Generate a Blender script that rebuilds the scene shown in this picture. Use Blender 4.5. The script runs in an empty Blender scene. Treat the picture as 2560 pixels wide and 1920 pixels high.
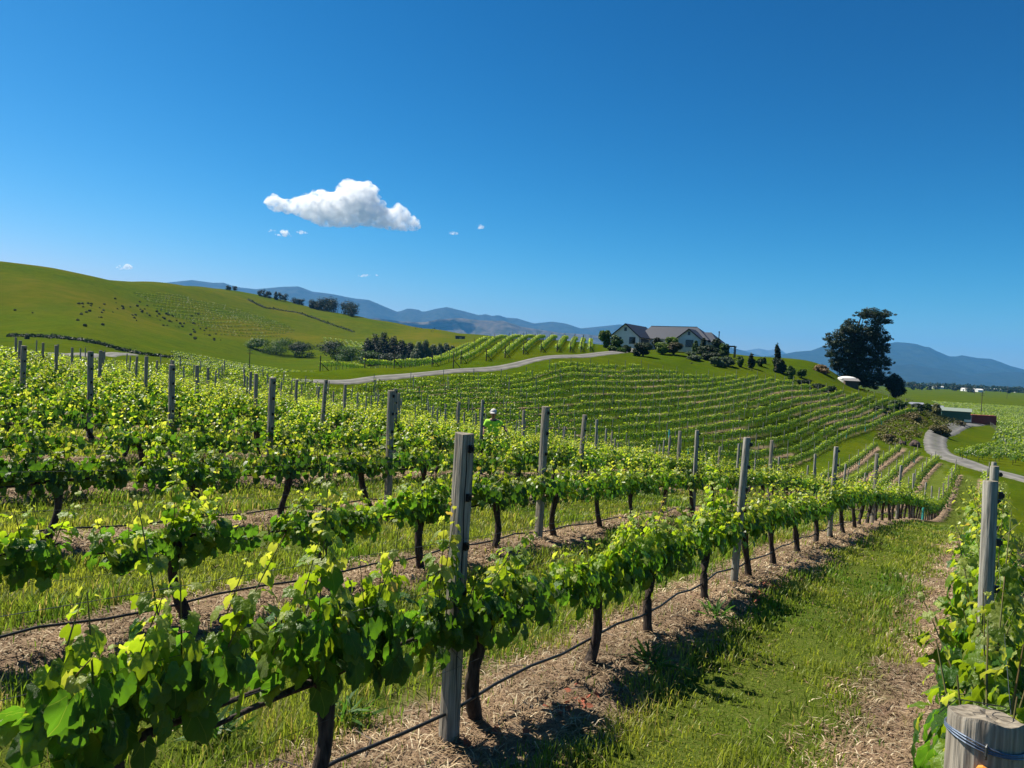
import bpy, math, random
import numpy as np
from mathutils import Matrix, Vector
R = math.radians
rng = np.random.default_rng(7); random.seed(7)
scene = bpy.context.scene
C = scene.collection

# ---------------------------------------------------------------- camera
PITCH, ROLL = R(-1.7), R(2.8)
cp, sp, cr, sr = math.cos(PITCH), math.sin(PITCH), math.cos(ROLL), math.sin(ROLL)
def pitched(x, y, z): return Vector((x, y*cp - z*sp, y*sp + z*cp))
cam_d = bpy.data.cameras.new('camera'); cam = bpy.data.objects.new('camera', cam_d); C.objects.link(cam)
right, up, fwd = pitched(cr, 0, sr), pitched(-sr, 0, cr), pitched(0, 1, 0)
m = Matrix((right, up, -fwd)).transposed().to_4x4()
cam.matrix_world = m
cam_d.sensor_width = 36; cam_d.lens = 27.03; cam_d.clip_start = .05; cam_d.clip_end = 60000
scene.camera = cam

# ---------------------------------------------------------------- sky and sun
SUN_EL, SUN_DIR = R(54), np.array([-.848, .53])          # the sun stands ahead and to the left, across the rows
world = bpy.data.worlds.new('World'); scene.world = world; world.use_nodes = True
wn = world.node_tree.nodes; wl = world.node_tree.links
bg = wn['Background']; bg.inputs['Strength'].default_value = .078
sky = wn.new('ShaderNodeTexSky'); sky.sky_type = 'NISHITA'; sky.sun_disc = False
sky.sun_elevation = SUN_EL; sky.sun_rotation = math.atan2(SUN_DIR[0], SUN_DIR[1])
sky.altitude = 1200; sky.air_density = 1.0; sky.dust_density = 1.3; sky.ozone_density = 3.0
m1_ = wn.new('ShaderNodeVectorMath'); m1_.operation = 'MULTIPLY'; m1_.inputs[1].default_value = (.085, .10, .115)
sx_ = wn.new('ShaderNodeSeparateColor'); cx_ = wn.new('ShaderNodeCombineColor')      # a power per channel deepens the blue overhead, as the camera did
wl.new(sky.outputs[0], m1_.inputs[0]); wl.new(m1_.outputs[0], sx_.inputs[0])
for ch, (ex, k) in enumerate(((3.7, 80.), (1.8, 10.6), (1.55, 7.4))):
    pw = wn.new('ShaderNodeMath'); pw.operation = 'POWER'; pw.inputs[1].default_value = ex; ml = wn.new('ShaderNodeMath'); ml.operation = 'MULTIPLY'; ml.inputs[1].default_value = k
    wl.new(sx_.outputs[ch], pw.inputs[0]); wl.new(pw.outputs[0], ml.inputs[0]); wl.new(ml.outputs[0], cx_.inputs[ch])
wl.new(cx_.outputs[0], bg.inputs[0])
sd = bpy.data.lights.new('sun', 'SUN'); sd.energy = 4.8; sd.angle = R(.55); sd.color = (1, .93, .79)
sun = bpy.data.objects.new('sun', sd); C.objects.link(sun)
sv = Vector((SUN_DIR[0]*math.cos(SUN_EL), SUN_DIR[1]*math.cos(SUN_EL), math.sin(SUN_EL)))
sun.rotation_euler = sv.to_track_quat('Z', 'Y').to_euler()
scene.view_settings.view_transform = 'Standard'; scene.view_settings.look = 'None'
scene.view_settings.exposure = 1.0; scene.view_settings.gamma = 1; scene.view_settings.use_curve_mapping = False
scene.render.engine = 'CYCLES'
scene.cycles.max_bounces = 12; scene.cycles.transmission_bounces = 6; scene.cycles.diffuse_bounces = 4
scene.cycles.glossy_bounces = 2; scene.cycles.volume_bounces = 10; scene.cycles.transparent_max_bounces = 6
scene.cycles.sample_clamp_indirect = 4; scene.cycles.volume_step_rate = .25

# ---------------------------------------------------------------- small helpers
def tag(o, label=None, cat=None, group=None, kind=None):
    if label: o['label'] = label
    if cat: o['category'] = cat
    if group: o['group'] = group
    if kind: o['kind'] = kind
    return o
def link(o, parent=None):
    C.objects.link(o)
    if parent is not None: o.parent = parent
    return o
def empty(name, loc, rz=0, **k):
    o = link(bpy.data.objects.new(name, None)); o.location = loc; o.rotation_euler = (0, 0, rz); o.empty_display_size = .2
    return tag(o, **k)
def mesh_np(name, V, tris=None, quads=None, mats=(), col=None, mi=None, smooth=False):
    """one mesh from numpy arrays; col = per-vertex colour attribute"""
    me = bpy.data.meshes.new(name); V = np.asarray(V, np.float32)
    parts = []; 
    if tris is not None and len(tris): parts.append(np.asarray(tris, np.int32))
    if quads is not None and len(quads): parts.append(np.asarray(quads, np.int32))
    loops = np.concatenate([p.ravel() for p in parts]); tot = np.concatenate([np.full(len(p), p.shape[1], np.int32) for p in parts])
    st = np.concatenate([[0], np.cumsum(tot)[:-1]]).astype(np.int32)
    me.vertices.add(len(V)); me.vertices.foreach_set('co', V.ravel())
    me.loops.add(len(loops)); me.loops.foreach_set('vertex_index', loops)
    me.polygons.add(len(tot)); me.polygons.foreach_set('loop_start', st); me.polygons.foreach_set('loop_total', tot)
    for mm in mats: me.materials.append(mm)
    if mi is not None: me.polygons.foreach_set('material_index', np.asarray(mi, np.int32))
    me.polygons.foreach_set('use_smooth', np.full(len(tot), smooth))
    if col is not None:
        a = me.color_attributes.new('col', 'FLOAT_COLOR', 'POINT')
        c4 = np.ones((len(V), 4), np.float32); c4[:, :col.shape[1]] = col
        a.data.foreach_set('color', c4.ravel())
    me.update(calc_edges=True); me.validate()
    return me
def obj(name, me, parent=None, loc=None, **k):
    o = link(bpy.data.objects.new(name, me), parent)
    if loc is not None: o.location = loc
    return tag(o, **k)
class MB:
    """collects small shapes into one mesh"""
    def __init__(s): s.v = []; s.f = []; s.m = []
    def add(s, v, f, mi=0):
        n = len(s.v); s.v += [tuple(p) for p in v]; s.f += [tuple(i+n for i in q) for q in f]; s.m += [mi]*len(f); return s
    def box(s, x0, x1, y0, y1, z0, z1, mi=0):
        v = [(x, y, z) for z in (z0, z1) for y in (y0, y1) for x in (x0, x1)]
        return s.add(v, [(0, 2, 3, 1), (4, 5, 7, 6), (0, 1, 5, 4), (2, 6, 7, 3), (0, 4, 6, 2), (1, 3, 7, 5)], mi)
    def prism(s, poly, z0, z1, mi=0):
        n = len(poly); v = [(p[0], p[1], z0) for p in poly] + [(p[0], p[1], z1) for p in poly]
        return s.add(v, [tuple(range(n-1, -1, -1)), tuple(range(n, 2*n))] + [(i, (i+1) % n, n+(i+1) % n, n+i) for i in range(n)], mi)
    def tube(s, pts, rad, n=6, mi=0, caps=True):
        pts = [Vector(p) for p in pts]; k = len(pts); rad = rad if hasattr(rad, '__len__') else [rad]*k
        v = []; f = []
        for i, p in enumerate(pts):
            d = (pts[min(i+1, k-1)] - pts[max(i-1, 0)]).normalized()
            a = d.cross(Vector((0, 0, 1)) if abs(d.z) < .9 else Vector((0, 1, 0))).normalized(); b = a.cross(d)
            for j in range(n):
                th = 2*math.pi*j/n; v.append(p + (a*math.cos(th) + b*math.sin(th))*rad[i])
        for i in range(k-1):
            for j in range(n): f.append((i*n+j, i*n+(j+1) % n, (i+1)*n+(j+1) % n, (i+1)*n+j))
        if caps: f.append(tuple(range(n-1, -1, -1))); f.append(tuple((k-1)*n+j for j in range(n)))
        return s.add(v, f, mi)
    def blob(s, c, r, seed=0, rough=.15, n=8, mi=0):
        rn = random.Random(seed); v = []; f = []; h = n//2+1
        for i in range(h+1):
            ph = math.pi*i/h
            for j in range(n):
                q = r if hasattr(r, '__len__') else (r, r, r); k = 1+rn.uniform(-rough, rough)
                v.append((c[0]+q[0]*k*math.sin(ph)*math.cos(2*math.pi*j/n), c[1]+q[1]*k*math.sin(ph)*math.sin(2*math.pi*j/n), c[2]+q[2]*k*math.cos(ph)))
        for i in range(h):
            for j in range(n): f.append((i*n+j, (i+1)*n+j, (i+1)*n+(j+1) % n, i*n+(j+1) % n))
        return s.add(v, f, mi)
    def mesh(s, name, *mats, smooth=False):
        me = bpy.data.meshes.new(name); me.from_pydata(s.v, [], s.f)
        for mm in mats: me.materials.append(mm)
        me.polygons.foreach_set('material_index', s.m); me.polygons.foreach_set('use_smooth', [smooth]*len(s.f)); me.update(); return me
    def build(s, name, mats, parent=None, loc=None, smooth=False, **k):
        mats = mats if isinstance(mats, (list, tuple)) else [mats]
        return obj(name, s.mesh(name, *mats, smooth=smooth), parent, loc, **k)

# ---------------------------------------------------------------- materials
def mat(name, col, rough=.7, noise=None, scale=5, amt=.3, bump=0, stretch=None, spec=.3, metal=0, detail=6):
    """principled with a noise mix between two colours"""
    mm = bpy.data.materials.new(name); mm.use_nodes = True; n = mm.node_tree.nodes; l = mm.node_tree.links; b = n['Principled BSDF']
    b.inputs['Roughness'].default_value = rough; b.inputs['Specular IOR Level'].default_value = spec; b.inputs['Metallic'].default_value = metal
    c2 = noise if noise is not None else tuple(c*(1-amt) for c in col)
    tc = n.new('ShaderNodeTexCoord'); mp = n.new('ShaderNodeMapping'); l.new(tc.outputs['Object'], mp.inputs[0])
    if stretch: mp.inputs['Scale'].default_value = stretch
    nz = n.new('ShaderNodeTexNoise'); nz.inputs['Scale'].default_value = scale; nz.inputs['Detail'].default_value = detail; l.new(mp.outputs[0], nz.inputs['Vector'])
    rp = n.new('ShaderNodeValToRGB'); rp.color_ramp.elements[0].position = .35; rp.color_ramp.elements[1].position = .65
    rp.color_ramp.elements[0].color = (*c2, 1); rp.color_ramp.elements[1].color = (*col, 1)
    l.new(nz.outputs['Fac'], rp.inputs[0]); l.new(rp.outputs[0], b.inputs['Base Color'])
    if bump:
        bp = n.new('ShaderNodeBump'); bp.inputs['Strength'].default_value = bump; bp.inputs['Distance'].default_value = .02
        l.new(nz.outputs['Fac'], bp.inputs['Height']); l.new(bp.outputs[0], b.inputs['Normal'])
    return mm
def leaf_mat(name, trans=.46, rough=.40, spec=.45, tboost=(2.7, 2.4, .9), vein=False, jitter=.25, lines=False):
    """leaf: glossy front plus light shining through; colour from the mesh attribute, varied per object"""
    mm = bpy.data.materials.new(name); mm.use_nodes = True; n = mm.node_tree.nodes; l = mm.node_tree.links; b = n['Principled BSDF']
    at = n.new('ShaderNodeAttribute'); at.attribute_name = 'col'
    oi = n.new('ShaderNodeObjectInfo'); mr = n.new('ShaderNodeMapRange'); mr.inputs['To Min'].default_value = 1-jitter; mr.inputs['To Max'].default_value = 1+jitter
    l.new(oi.outputs['Random'], mr.inputs['Value'])
    vm = n.new('ShaderNodeVectorMath'); vm.operation = 'SCALE'; l.new(at.outputs['Color'], vm.inputs[0]); l.new(mr.outputs[0], vm.inputs['Scale'])
    src = vm.outputs[0]
    l.new(src, b.inputs['Base Color']); b.inputs['Roughness'].default_value = rough; b.inputs['Specular IOR Level'].default_value = spec
    if lines:
        tc = n.new('ShaderNodeTexCoord'); sx = n.new('ShaderNodeSeparateXYZ'); l.new(tc.outputs['Object'], sx.inputs[0])
        def mth(op, a, b_=None):
            q = n.new('ShaderNodeMath'); q.operation = op
            for i_, w in enumerate((a, b_)):
                if w is None: continue
                if isinstance(w, (int, float)): q.inputs[i_].default_value = w
                else: l.new(w, q.inputs[i_])
            return q.outputs[0]
        an = mth('ARCTAN2', sx.outputs[0], mth('ADD', sx.outputs[1], .02)); s1 = mth('ABSOLUTE', mth('SINE', mth('MULTIPLY', an, 3.4)))
        rad = mth('POWER', mth('ADD', mth('MULTIPLY', sx.outputs[0], sx.outputs[0]), mth('MULTIPLY', sx.outputs[1], sx.outputs[1])), .5)
        ln = n.new('ShaderNodeMapRange'); l.new(mth('MULTIPLY', s1, rad), ln.inputs[0]); ln.inputs[1].default_value = .012; ln.inputs[2].default_value = .035; ln.inputs[3].default_value = 1; ln.inputs[4].default_value = 0
        mxc = n.new('ShaderNodeMix'); mxc.data_type = 'RGBA'; l.new(mth('MULTIPLY', ln.outputs[0], .55), mxc.inputs[0]); l.new(src, mxc.inputs[6]); mxc.inputs[7].default_value = (.22, .30, .08, 1); src = mxc.outputs[2]
        b.inputs['Base Color'].default_value = (1, 1, 1, 1); l.new(src, b.inputs['Base Color'])
    if vein:
        tc = n.new('ShaderNodeTexCoord'); nz = n.new('ShaderNodeTexNoise'); nz.inputs['Scale'].default_value = 55; nz.inputs['Detail'].default_value = 4
        l.new(tc.outputs['Object'], nz.inputs['Vector']); bp = n.new('ShaderNodeBump'); bp.inputs['Strength'].default_value = .8; bp.inputs['Distance'].default_value = .014
        l.new(nz.outputs['Fac'], bp.inputs['Height']); l.new(bp.outputs[0], b.inputs['Normal'])
    tr = n.new('ShaderNodeBsdfTranslucent'); tm = n.new('ShaderNodeVectorMath'); tm.operation = 'MULTIPLY'; l.new(src, tm.inputs[0]); tm.inputs[1].default_value = tboost
    l.new(tm.outputs[0], tr.inputs['Color'])
    mx = n.new('ShaderNodeMixShader'); mx.inputs[0].default_value = trans; l.new(b.outputs[0], mx.inputs[1]); l.new(tr.outputs[0], mx.inputs[2])
    l.new(mx.outputs[0], n['Material Output'].inputs[0]); return mm
M = {}
M['leaf'] = leaf_mat('vine_leaf', vein=True)
M['leaf_piece'] = leaf_mat('vine_leaf_piece', vein=True, lines=True)
M['leaf_far'] = leaf_mat('vine_leaf_far', spec=.45, rough=.42)
M['tree_leaf'] = leaf_mat('tree_leaf', trans=.2, rough=.55, spec=.25, tboost=(1.6, 1.8, .8), jitter=.12)
M['grass'] = leaf_mat('grass_blade', trans=.48, rough=.5, spec=.3, tboost=(1.7, 1.7, 1.0), jitter=0)
M['straw'] = leaf_mat('straw', trans=.15, rough=.7, spec=.15, tboost=(1, 1, 1), jitter=0)
M['bark'] = mat('vine_bark', (.075, .055, .045), .9, (.018, .013, .012), 26, bump=.9, stretch=(2, 2, .35))
M['tree_bark'] = mat('tree_bark', (.10, .08, .06), .9, (.04, .03, .025), 4, bump=.6, stretch=(1, 1, .3))
M['stem'] = mat('green_stem', (.10, .13, .035), .6, (.14, .09, .04), 8)
M['wood'] = mat('weathered_wood', (.37, .33, .27), .85, (.15, .13, .105), 9, bump=.5, stretch=(9, 9, .5))
M['wood_round'] = mat('round_post_wood', (.36, .34, .29), .85, (.17, .16, .135), 8, bump=.5, stretch=(8, 8, .6))
M['wood_end'] = mat('post_end_grain', (.30, .26, .20), .9, (.12, .10, .075), 30, bump=.6, stretch=(4, 1, 1))
M['crack'] = mat('crack', (.012, .012, .012), .9)
M['black'] = mat('black_plastic', (.016, .016, .018), .45, amt=.4, spec=.4)
M['wire'] = mat('galvanised_wire', (.10, .105, .11), .5, metal=.5)
M['blue_wire'] = mat('bluish_wire', (.16, .2, .27), .4, metal=.5)
M['orange'] = mat('orange_plastic', (.75, .30, .06), .45)
M['teal'] = mat('teal_sleeve', (.05, .36, .33), .5, (.07, .45, .42))
M['gravel'] = mat('gravel_road', (.17, .163, .15), .95, (.11, .106, .098), .6, bump=.3)
_t = M['gravel'].node_tree; _b = _t.nodes['Principled BSDF']; _src = _b.inputs['Base Color'].links[0].from_socket; _a = _t.nodes.new('ShaderNodeAttribute'); _a.attribute_name = 'col'
_m = _t.nodes.new('ShaderNodeMix'); _m.data_type = 'RGBA'; _m.blend_type = 'MULTIPLY'; _m.inputs[0].default_value = 1; _t.links.new(_src, _m.inputs[6]); _t.links.new(_a.outputs['Color'], _m.inputs[7]); _t.links.new(_m.outputs[2], _b.inputs['Base Color'])
M['white'] = mat('white_paint', (.72, .72, .70), .6, amt=.1)
M['render_wall'] = mat('pale_render', (.74, .66, .62), .85, amt=.08, scale=2)
M['roof'] = mat('dark_roof', (.024, .033, .056), .6, (.020, .027, .045), 3)
M['fascia'] = mat('dark_fascia', (.035, .035, .04), .5)
M['glass'] = mat('dark_glass', (.015, .018, .02), .12, spec=.6)
M['door'] = mat('garage_door', (.10, .105, .11), .55)
M['shed_green'] = mat('green_steel', (.055, .12, .085), .6, amt=.15)
M['roof_pale'] = mat('pale_steel_roof', (.22, .26, .22), .5, amt=.15)
M['roof_blue'] = mat('bluish_steel_roof', (.24, .25, .30), .5, amt=.1)
M['red'] = mat('red_container_paint', (.30, .055, .04), .6, (.24, .045, .035), 2)
M['orange_paint'] = mat('faded_orange_paint', (.52, .14, .07), .6)
M['hivis'] = mat('hivis_fabric', (.42, .85, .05), .8, amt=.12, scale=9)
M['skin'] = mat('skin', (.36, .19, .13), .55, amt=.1)
M['cap'] = mat('cap_fabric', (.52, .50, .50), .85, amt=.1)
M['navy'] = mat('dark_trousers', (.03, .035, .05), .9)
M['brown_wood'] = mat('brown_boards', (.12, .09, .07), .85, (.07, .05, .04), 3, stretch=(6, 6, .6))

# ---------------------------------------------------------------- the lie of the land
F0 = 1922.0
def ray(px, py):
    u = (px-1280)/F0; v = -(py-960)/F0
    X = u*cr - v*sr; Z = u*sr + v*cr; Y = cp - Z*sp; Z = sp + Z*cp
    return X/Y, Z/Y                                   # sideways and upward slope of a sight line
S = np.array([.53, .848]); N = np.array([-.848, .53]); T0, TW = 2.45, 2.63     # the rows near the camera run along S
H = np.array([.6, .8]); Mv = np.array([-.8, .6]); M0, MW = 27.4, 2.3           # the rows on the house hill run along H
_sx = np.array([-60, -30, -12, -4, 0, 3.4, 9, 15.4, 21.6, 28.2, 34.5, 41, 48, 58, 75, 120.])
_sz = np.array([-1.2, -1.2, -1.42, -1.70, -1.89, -2.18, -2.5, -3.05, -3.7, -4.62, -5.5, -6.5, -7.6, -8.9, -9.9, -9.9])
def smooth_interp(x, xs, ys):
    return (np.interp(x-2, xs, ys) + np.interp(x, xs, ys)*2 + np.interp(x+2, xs, ys))/4
def near_z(x, y):
    s = x*S[0]+y*S[1]; t = np.clip(x*N[0]+y*N[1], -20, 60)
    q = np.maximum(t-T0, 0)
    return smooth_interp(s, _sx, _sz) + .03*(t-T0) + .0003*q*q
_cp = []          # control points: x-slope, distance ahead, height
def P(px, py, d): a, e = ray(px, py); _cp.append((a, d, e*d))
def PZ(px, d, z): a, e = ray(px, 950); _cp.append((a, d, z))
for a in np.linspace(-.95, .95, 13):
    for d in (22., 34., 44.): _cp.append((a, d, float(near_z(np.array([a*d]), np.array([d]))[0])))
# valley between the near vines and the house hill
for px, d, z in ((1300, 60, -6.2), (1000, 62, -5.0), (1600, 66, -8.3), (1850, 66, -9.6), (2002, 85, -11), (2086, 76, -10), (2219, 69, -10), (2347, 58, -9), (2393, 72, -8.6),
                 (2347, 92, -9.7), (2300, 100, -10), (2258, 106, -9.9), (2196, 104, -9.4), (2560, 60, -8.6), (2560, 78, -9.2), (700, 60, -3.8), (450, 60, -2.9), (200, 60, -2.3)): PZ(px, d, z)
# house hill
for px, d, z in ((1300, 70, -5.8), (1300, 85, -4.5), (1300, 101, -2.6), (1600, 75, -7.9), (1600, 95, -5.6), (1600, 112, -3.1), (1600, 128, -.3), (1400, 86, -5.1), (1400, 107, -.9),
                 (1850, 85, -9.0), (1900, 108, -6.9), (1950, 128, -4.2), (1950, 143, -1.7), (1750, 146, -.6), (1830, 147, -.9), (1937, 149, -1.8), (2024, 150, -2.8), (2109, 151, -3.6),
                 (2187, 152, -4.4), (2267, 153, -5.6), (2295, 154, -6.2), (2100, 115, -7.6), (2200, 128, -7.8), (2150, 135, -6.6), (2020, 105, -9.4)): PZ(px, d, z)
for px, py, d in ((880, 960, 85), (1000, 945, 92), (1150, 928, 102), (1300, 912, 115), (1450, 893, 135), (1560, 880, 168), (1700, 890, 165), (1850, 905, 165), (1572, 866, 186), (1800, 880, 185),
                  (1870, 890, 192), (1960, 895, 190), (2050, 906, 187), (1990, 925, 168), (2080, 945, 168), (2130, 975, 180), (2200, 982, 178), (2250, 1000, 165), (2330, 1040, 168), (2390, 1052, 182),
                  (1000, 920, 105), (1200, 895, 125), (1200, 857, 165), (1400, 870, 150), (1410, 850, 185), (900, 920, 98), (760, 930, 95), (2250, 1062, 128), (2310, 1085, 124), (2200, 1105, 112)): P(px, py, d)
# road and plain on the right
for px, py, d in ((2480, 1180, 84), (2400, 1150, 96), (2340, 1115, 116), (2370, 1085, 148), (2420, 1062, 192), (2560, 1160, 95)): P(px, py, d)
for px, d, z in ((2470, 210, -11), (2560, 150, -10.8), (2560, 220, -11.3), (2400, 230, -11), (2330, 240, -11), (2330, 320, -11.5), (2500, 350, -11.8), (2250, 300, -9), (2050, 270, -5), (1870, 280, -4), (1600, 290, -3),
                 (2050, 400, -10), (1700, 420, -11), (2600, 600, -12.4), (2300, 600, -12.2), (1900, 700, -12), (2600, 1100, -13), (2200, 1100, -13), (1700, 1000, -12), (1410, 240, 3), (1200, 230, -1), (1000, 180, -7), (760, 140, -7), (900, 150, -8)): PZ(px, d, z)
# paddocks and hills on the left
for px, py, d in ((700, 890, 420), (840, 905, 380), (600, 925, 230), (600, 905, 320), (300, 882, 260), (50, 882, 200), (200, 884, 150), (0, 780, 360), (0, 658, 520), (250, 780, 380), (250, 690, 560), (410, 707, 620),
                  (400, 800, 430), (530, 840, 430), (600, 770, 620), (560, 725, 830), (700, 830, 520), (700, 868, 450), (870, 780, 780), (870, 830, 600), (1070, 820, 720), (1000, 860, 520), (1150, 845, 600), (1400, 862, 560),
                  (1250, 872, 480), (960, 885, 380), (-300, 620, 480), (-300, 800, 330), (-300, 880, 200), (130, 668, 540), (700, 748, 810), (480, 712, 760), (0, 850, 250), (250, 850, 275), (330, 740, 500), (780, 800, 650), (1230, 842, 640)): P(px, py, d)
for px, d, z in ((0, 800, 30), (250, 850, 30), (560, 1200, 35), (870, 1150, 20), (1070, 1100, 8), (1400, 850, 0), (-300, 800, 40)): PZ(px, d, z)
for px in (-400, 0, 400, 800, 1200, 1600, 2000, 2400, 2800): PZ(px, 2600, -15); PZ(px, 6000, -18)
CPTS = np.array(_cp)
def warp(a, d): return np.stack([np.arctan(a)*3.2, np.log(d)], -1)
_Q = warp(CPTS[:, 0], CPTS[:, 1]); _E = CPTS[:, 2]/CPTS[:, 1]
def _k(r2): return np.where(r2 > 1e-12, .5*r2*np.log(np.maximum(r2, 1e-12)), 0)
_n = len(_Q); _A = np.zeros((_n+3, _n+3)); _A[:_n, :_n] = _k(((_Q[:, None]-_Q[None])**2).sum(-1)) + np.eye(_n)*5e-3
_A[:_n, _n] = 1; _A[:_n, _n+1:] = _Q; _A[_n, :_n] = 1; _A[_n+1:, :_n] = _Q.T
_W = np.linalg.solve(_A, np.concatenate([_E, np.zeros(3)]))
def far_z(x, y):
    d = np.maximum(y, 15.); a = np.clip(x/d, -1.1, 1.1); q = warp(a, d); out = np.empty(len(d))
    for i in range(0, len(d), 20000):
        qq = q[i:i+20000]; out[i:i+20000] = _k(((qq[:, None]-_Q[None])**2).sum(-1)) @ _W[:_n] + _W[_n] + qq @ _W[_n+1:]
    return out*d
def vnoise(x, y, f, seed=0):
    """smooth value noise in [-1, 1]"""
    x = x*f+seed*17.3; y = y*f-seed*9.1; xi = np.floor(x).astype(int); yi = np.floor(y).astype(int); fx = x-xi; fy = y-yi
    h = lambda a, b: (np.sin(a*127.1+b*311.7+seed*3.3)*43758.5453) % 1
    fx = fx*fx*(3-2*fx); fy = fy*fy*(3-2*fy)
    return 2*((h(xi, yi)*(1-fx)+h(xi+1, yi)*fx)*(1-fy) + (h(xi, yi+1)*(1-fx)+h(xi+1, yi+1)*fx)*fy)-1
def gz(x, y):
    """ground height at x, y (arrays or numbers)"""
    sc = np.isscalar(x); x = np.atleast_1d(np.asarray(x, float)); y = np.atleast_1d(np.asarray(y, float)); r = np.hypot(x, y)
    nz = near_z(x, y); nz = nz + np.clip((r-60)/200, 0, 1)*(-8-nz)
    ff = np.clip((y-27)/15, 0, 1); ff = ff*ff*(3-2*ff)
    z = nz.copy(); i = ff > 0
    if i.any(): z[i] = nz[i]*(1-ff[i]) + far_z(x[i], y[i])*ff[i]
    roll = np.clip((z+4)/14, 0, 1)*np.clip((2500-r)/1000, 0, 1)*np.clip((r-270)/120, 0, 1)          # folds of the far pasture
    z = z + roll*(vnoise(x, y, .033, 4)*1.3 + vnoise(x, y, .0125, 5)*2.6-.8)
    far = np.clip((y-2600)/2500, 0, 1); z = z*(1-far) + far*-17
    return float(z[0]) if sc else z
def W(px, d, dz=0.):
    """a point of the ground seen in photo column px, d metres ahead"""
    y = 905.0
    for _ in range(4):
        a, e = ray(px, y); z = gz(a*d, d); y = 960 - F0*((z/d - sp)/cp - (px-1280)/F0*sr)/cr
    return Vector((a*d, d, z+dz))
def HIT(px, py, d0=60., d1=2500.):
    """where the sight line through a photo point meets the ground"""
    a, e = ray(px, py); d = np.geomspace(d0, d1, 700); z = gz(a*d, d); k = np.nonzero(e*d <= z)[0]; q = d[k[0]] if len(k) else d1
    return Vector((a*q, q, gz(a*q, q)))
def AT(px, py, d): a, e = ray(px, py); return Vector((a*d, d, e*d))
def inside(poly, x, y):
    x = np.asarray(x); y = np.asarray(y); c = np.zeros(x.shape, bool); n = len(poly)
    for i in range(n):
        (x1, y1), (x2, y2) = poly[i][:2], poly[(i+1) % n][:2]
        k = ((y1 > y) != (y2 > y)); c ^= k & (x < (x2-x1)*(y-y1)/((y2-y1) or 1e-9)+x1)
    return c

# right ends of the hill rows (photo columns), first row lowest
HILL_ENDS = [2294, 2267, 2223, 2187, 2148, 2109, 2066, 2024, 1983, 1937, 1892, 1840, 1770, 1690, 1600]
def hill_row(i):
    """q range along H of hill row i"""
    mm = M0+MW*i; a, _ = ray(HILL_ENDS[i], 960); d1 = mm/(.6-.8*a); q1 = (a*d1*H[0]+d1*H[1])
    a0, _ = ray(900 if i > 5 else 1000, 960); d0 = mm/(.6-.8*a0); q0 = a0*d0*H[0]+d0*H[1]
    return mm, q0, q1
HILL_POLY = [tuple((hill_row(i)[0]*Mv + (hill_row(i)[2]+1.5)*H)) for i in range(15)] + [tuple(hill_row(i)[0]*Mv + (hill_row(i)[1]-2)*H) for i in range(14, -1, -1)]
ROW_END = {-1: 9e9, 0: 72/.848-1.5, 1: 106, 2: 115, 3: 122, 4: 117}
def row_end(k): return {-1: 80., 0: 83., 1: 104., 2: 113., 3: 119., 4: 115.}.get(k, 52.)

# ---------------------------------------------------------------- ground sheet
def build_ground():
    front = np.radians(np.linspace(-46, 46, 340)); back = np.radians(np.linspace(46, 314, 70))[1:-1]
    th = np.concatenate([front, back]); nt = len(th)
    rr = np.concatenate([np.linspace(.6, 8, 62), np.geomspace(8, 20000, 255)[1:]]); nr = len(rr)
    x = (rr[:, None]*np.sin(th)[None]).ravel(); y = (rr[:, None]*np.cos(th)[None]).ravel(); z = gz(x, y); r = np.hypot(x, y)
    t = x*N[0]+y*N[1]; s = x*S[0]+y*S[1]
    u = (t-T0)/TW; dist = np.abs(u-np.round(u))*TW
    bump = np.exp(-(dist/.42)**2)*.05 + vnoise(x, y, 1.6, 1)*.025 + vnoise(x, y, 5, 2)*.018 + vnoise(x, y, 14, 3)*.008
    z = z + bump*np.clip((45-r)/20, 0, 1)
    # masks: R bare strip under the vines, G dry brownish pasture, B lush mown green
    k = np.round(u).astype(int); ends = np.vectorize(row_end)(np.clip(k, -2, 40))
    strip = np.zeros(len(x)); near = (s < ends+1) & (k >= -1) & (s > -8) & (k < 24)
    strip[near] = 1
    hill = inside(HILL_POLY, x, y)
    G = np.clip(vnoise(x, y, .02, 8)*.6+vnoise(x, y, .006, 9)*.7+.35, 0, 1)*np.clip((r-250)/80, 0, 1)*np.clip((z-1)/8, 0, 1)
    a = x/np.maximum(y, 1); e = z/np.maximum(y, 1)
    col = np.zeros((len(x), 3), np.float32); col[:, 0] = strip; col[:, 1] = G; col[:, 2] = hill
    I = np.arange(nr*nt).reshape(nr, nt); A = I[:-1]; B = I[1:]
    q = np.stack([A, np.roll(A, -1, 1), np.roll(B, -1, 1), B], -1).reshape(-1, 4)[:, ::-1]
    V = np.stack([x, y, z], -1); V = np.vstack([V, [[0, 0, gz(0., 0.)]]]); col = np.vstack([col, [[1, 0, 0]]])
    tr = np.stack([I[0], np.roll(I[0], -1), np.full(nt, len(V)-1)], -1)[:, ::-1]
    me = mesh_np('ground', V, tr, q, [ground_mat()], col=col, smooth=True)
    return obj('ground', me, label='vineyard ground of green grass, dry strips and rolling pasture hills', kind='structure')
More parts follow.
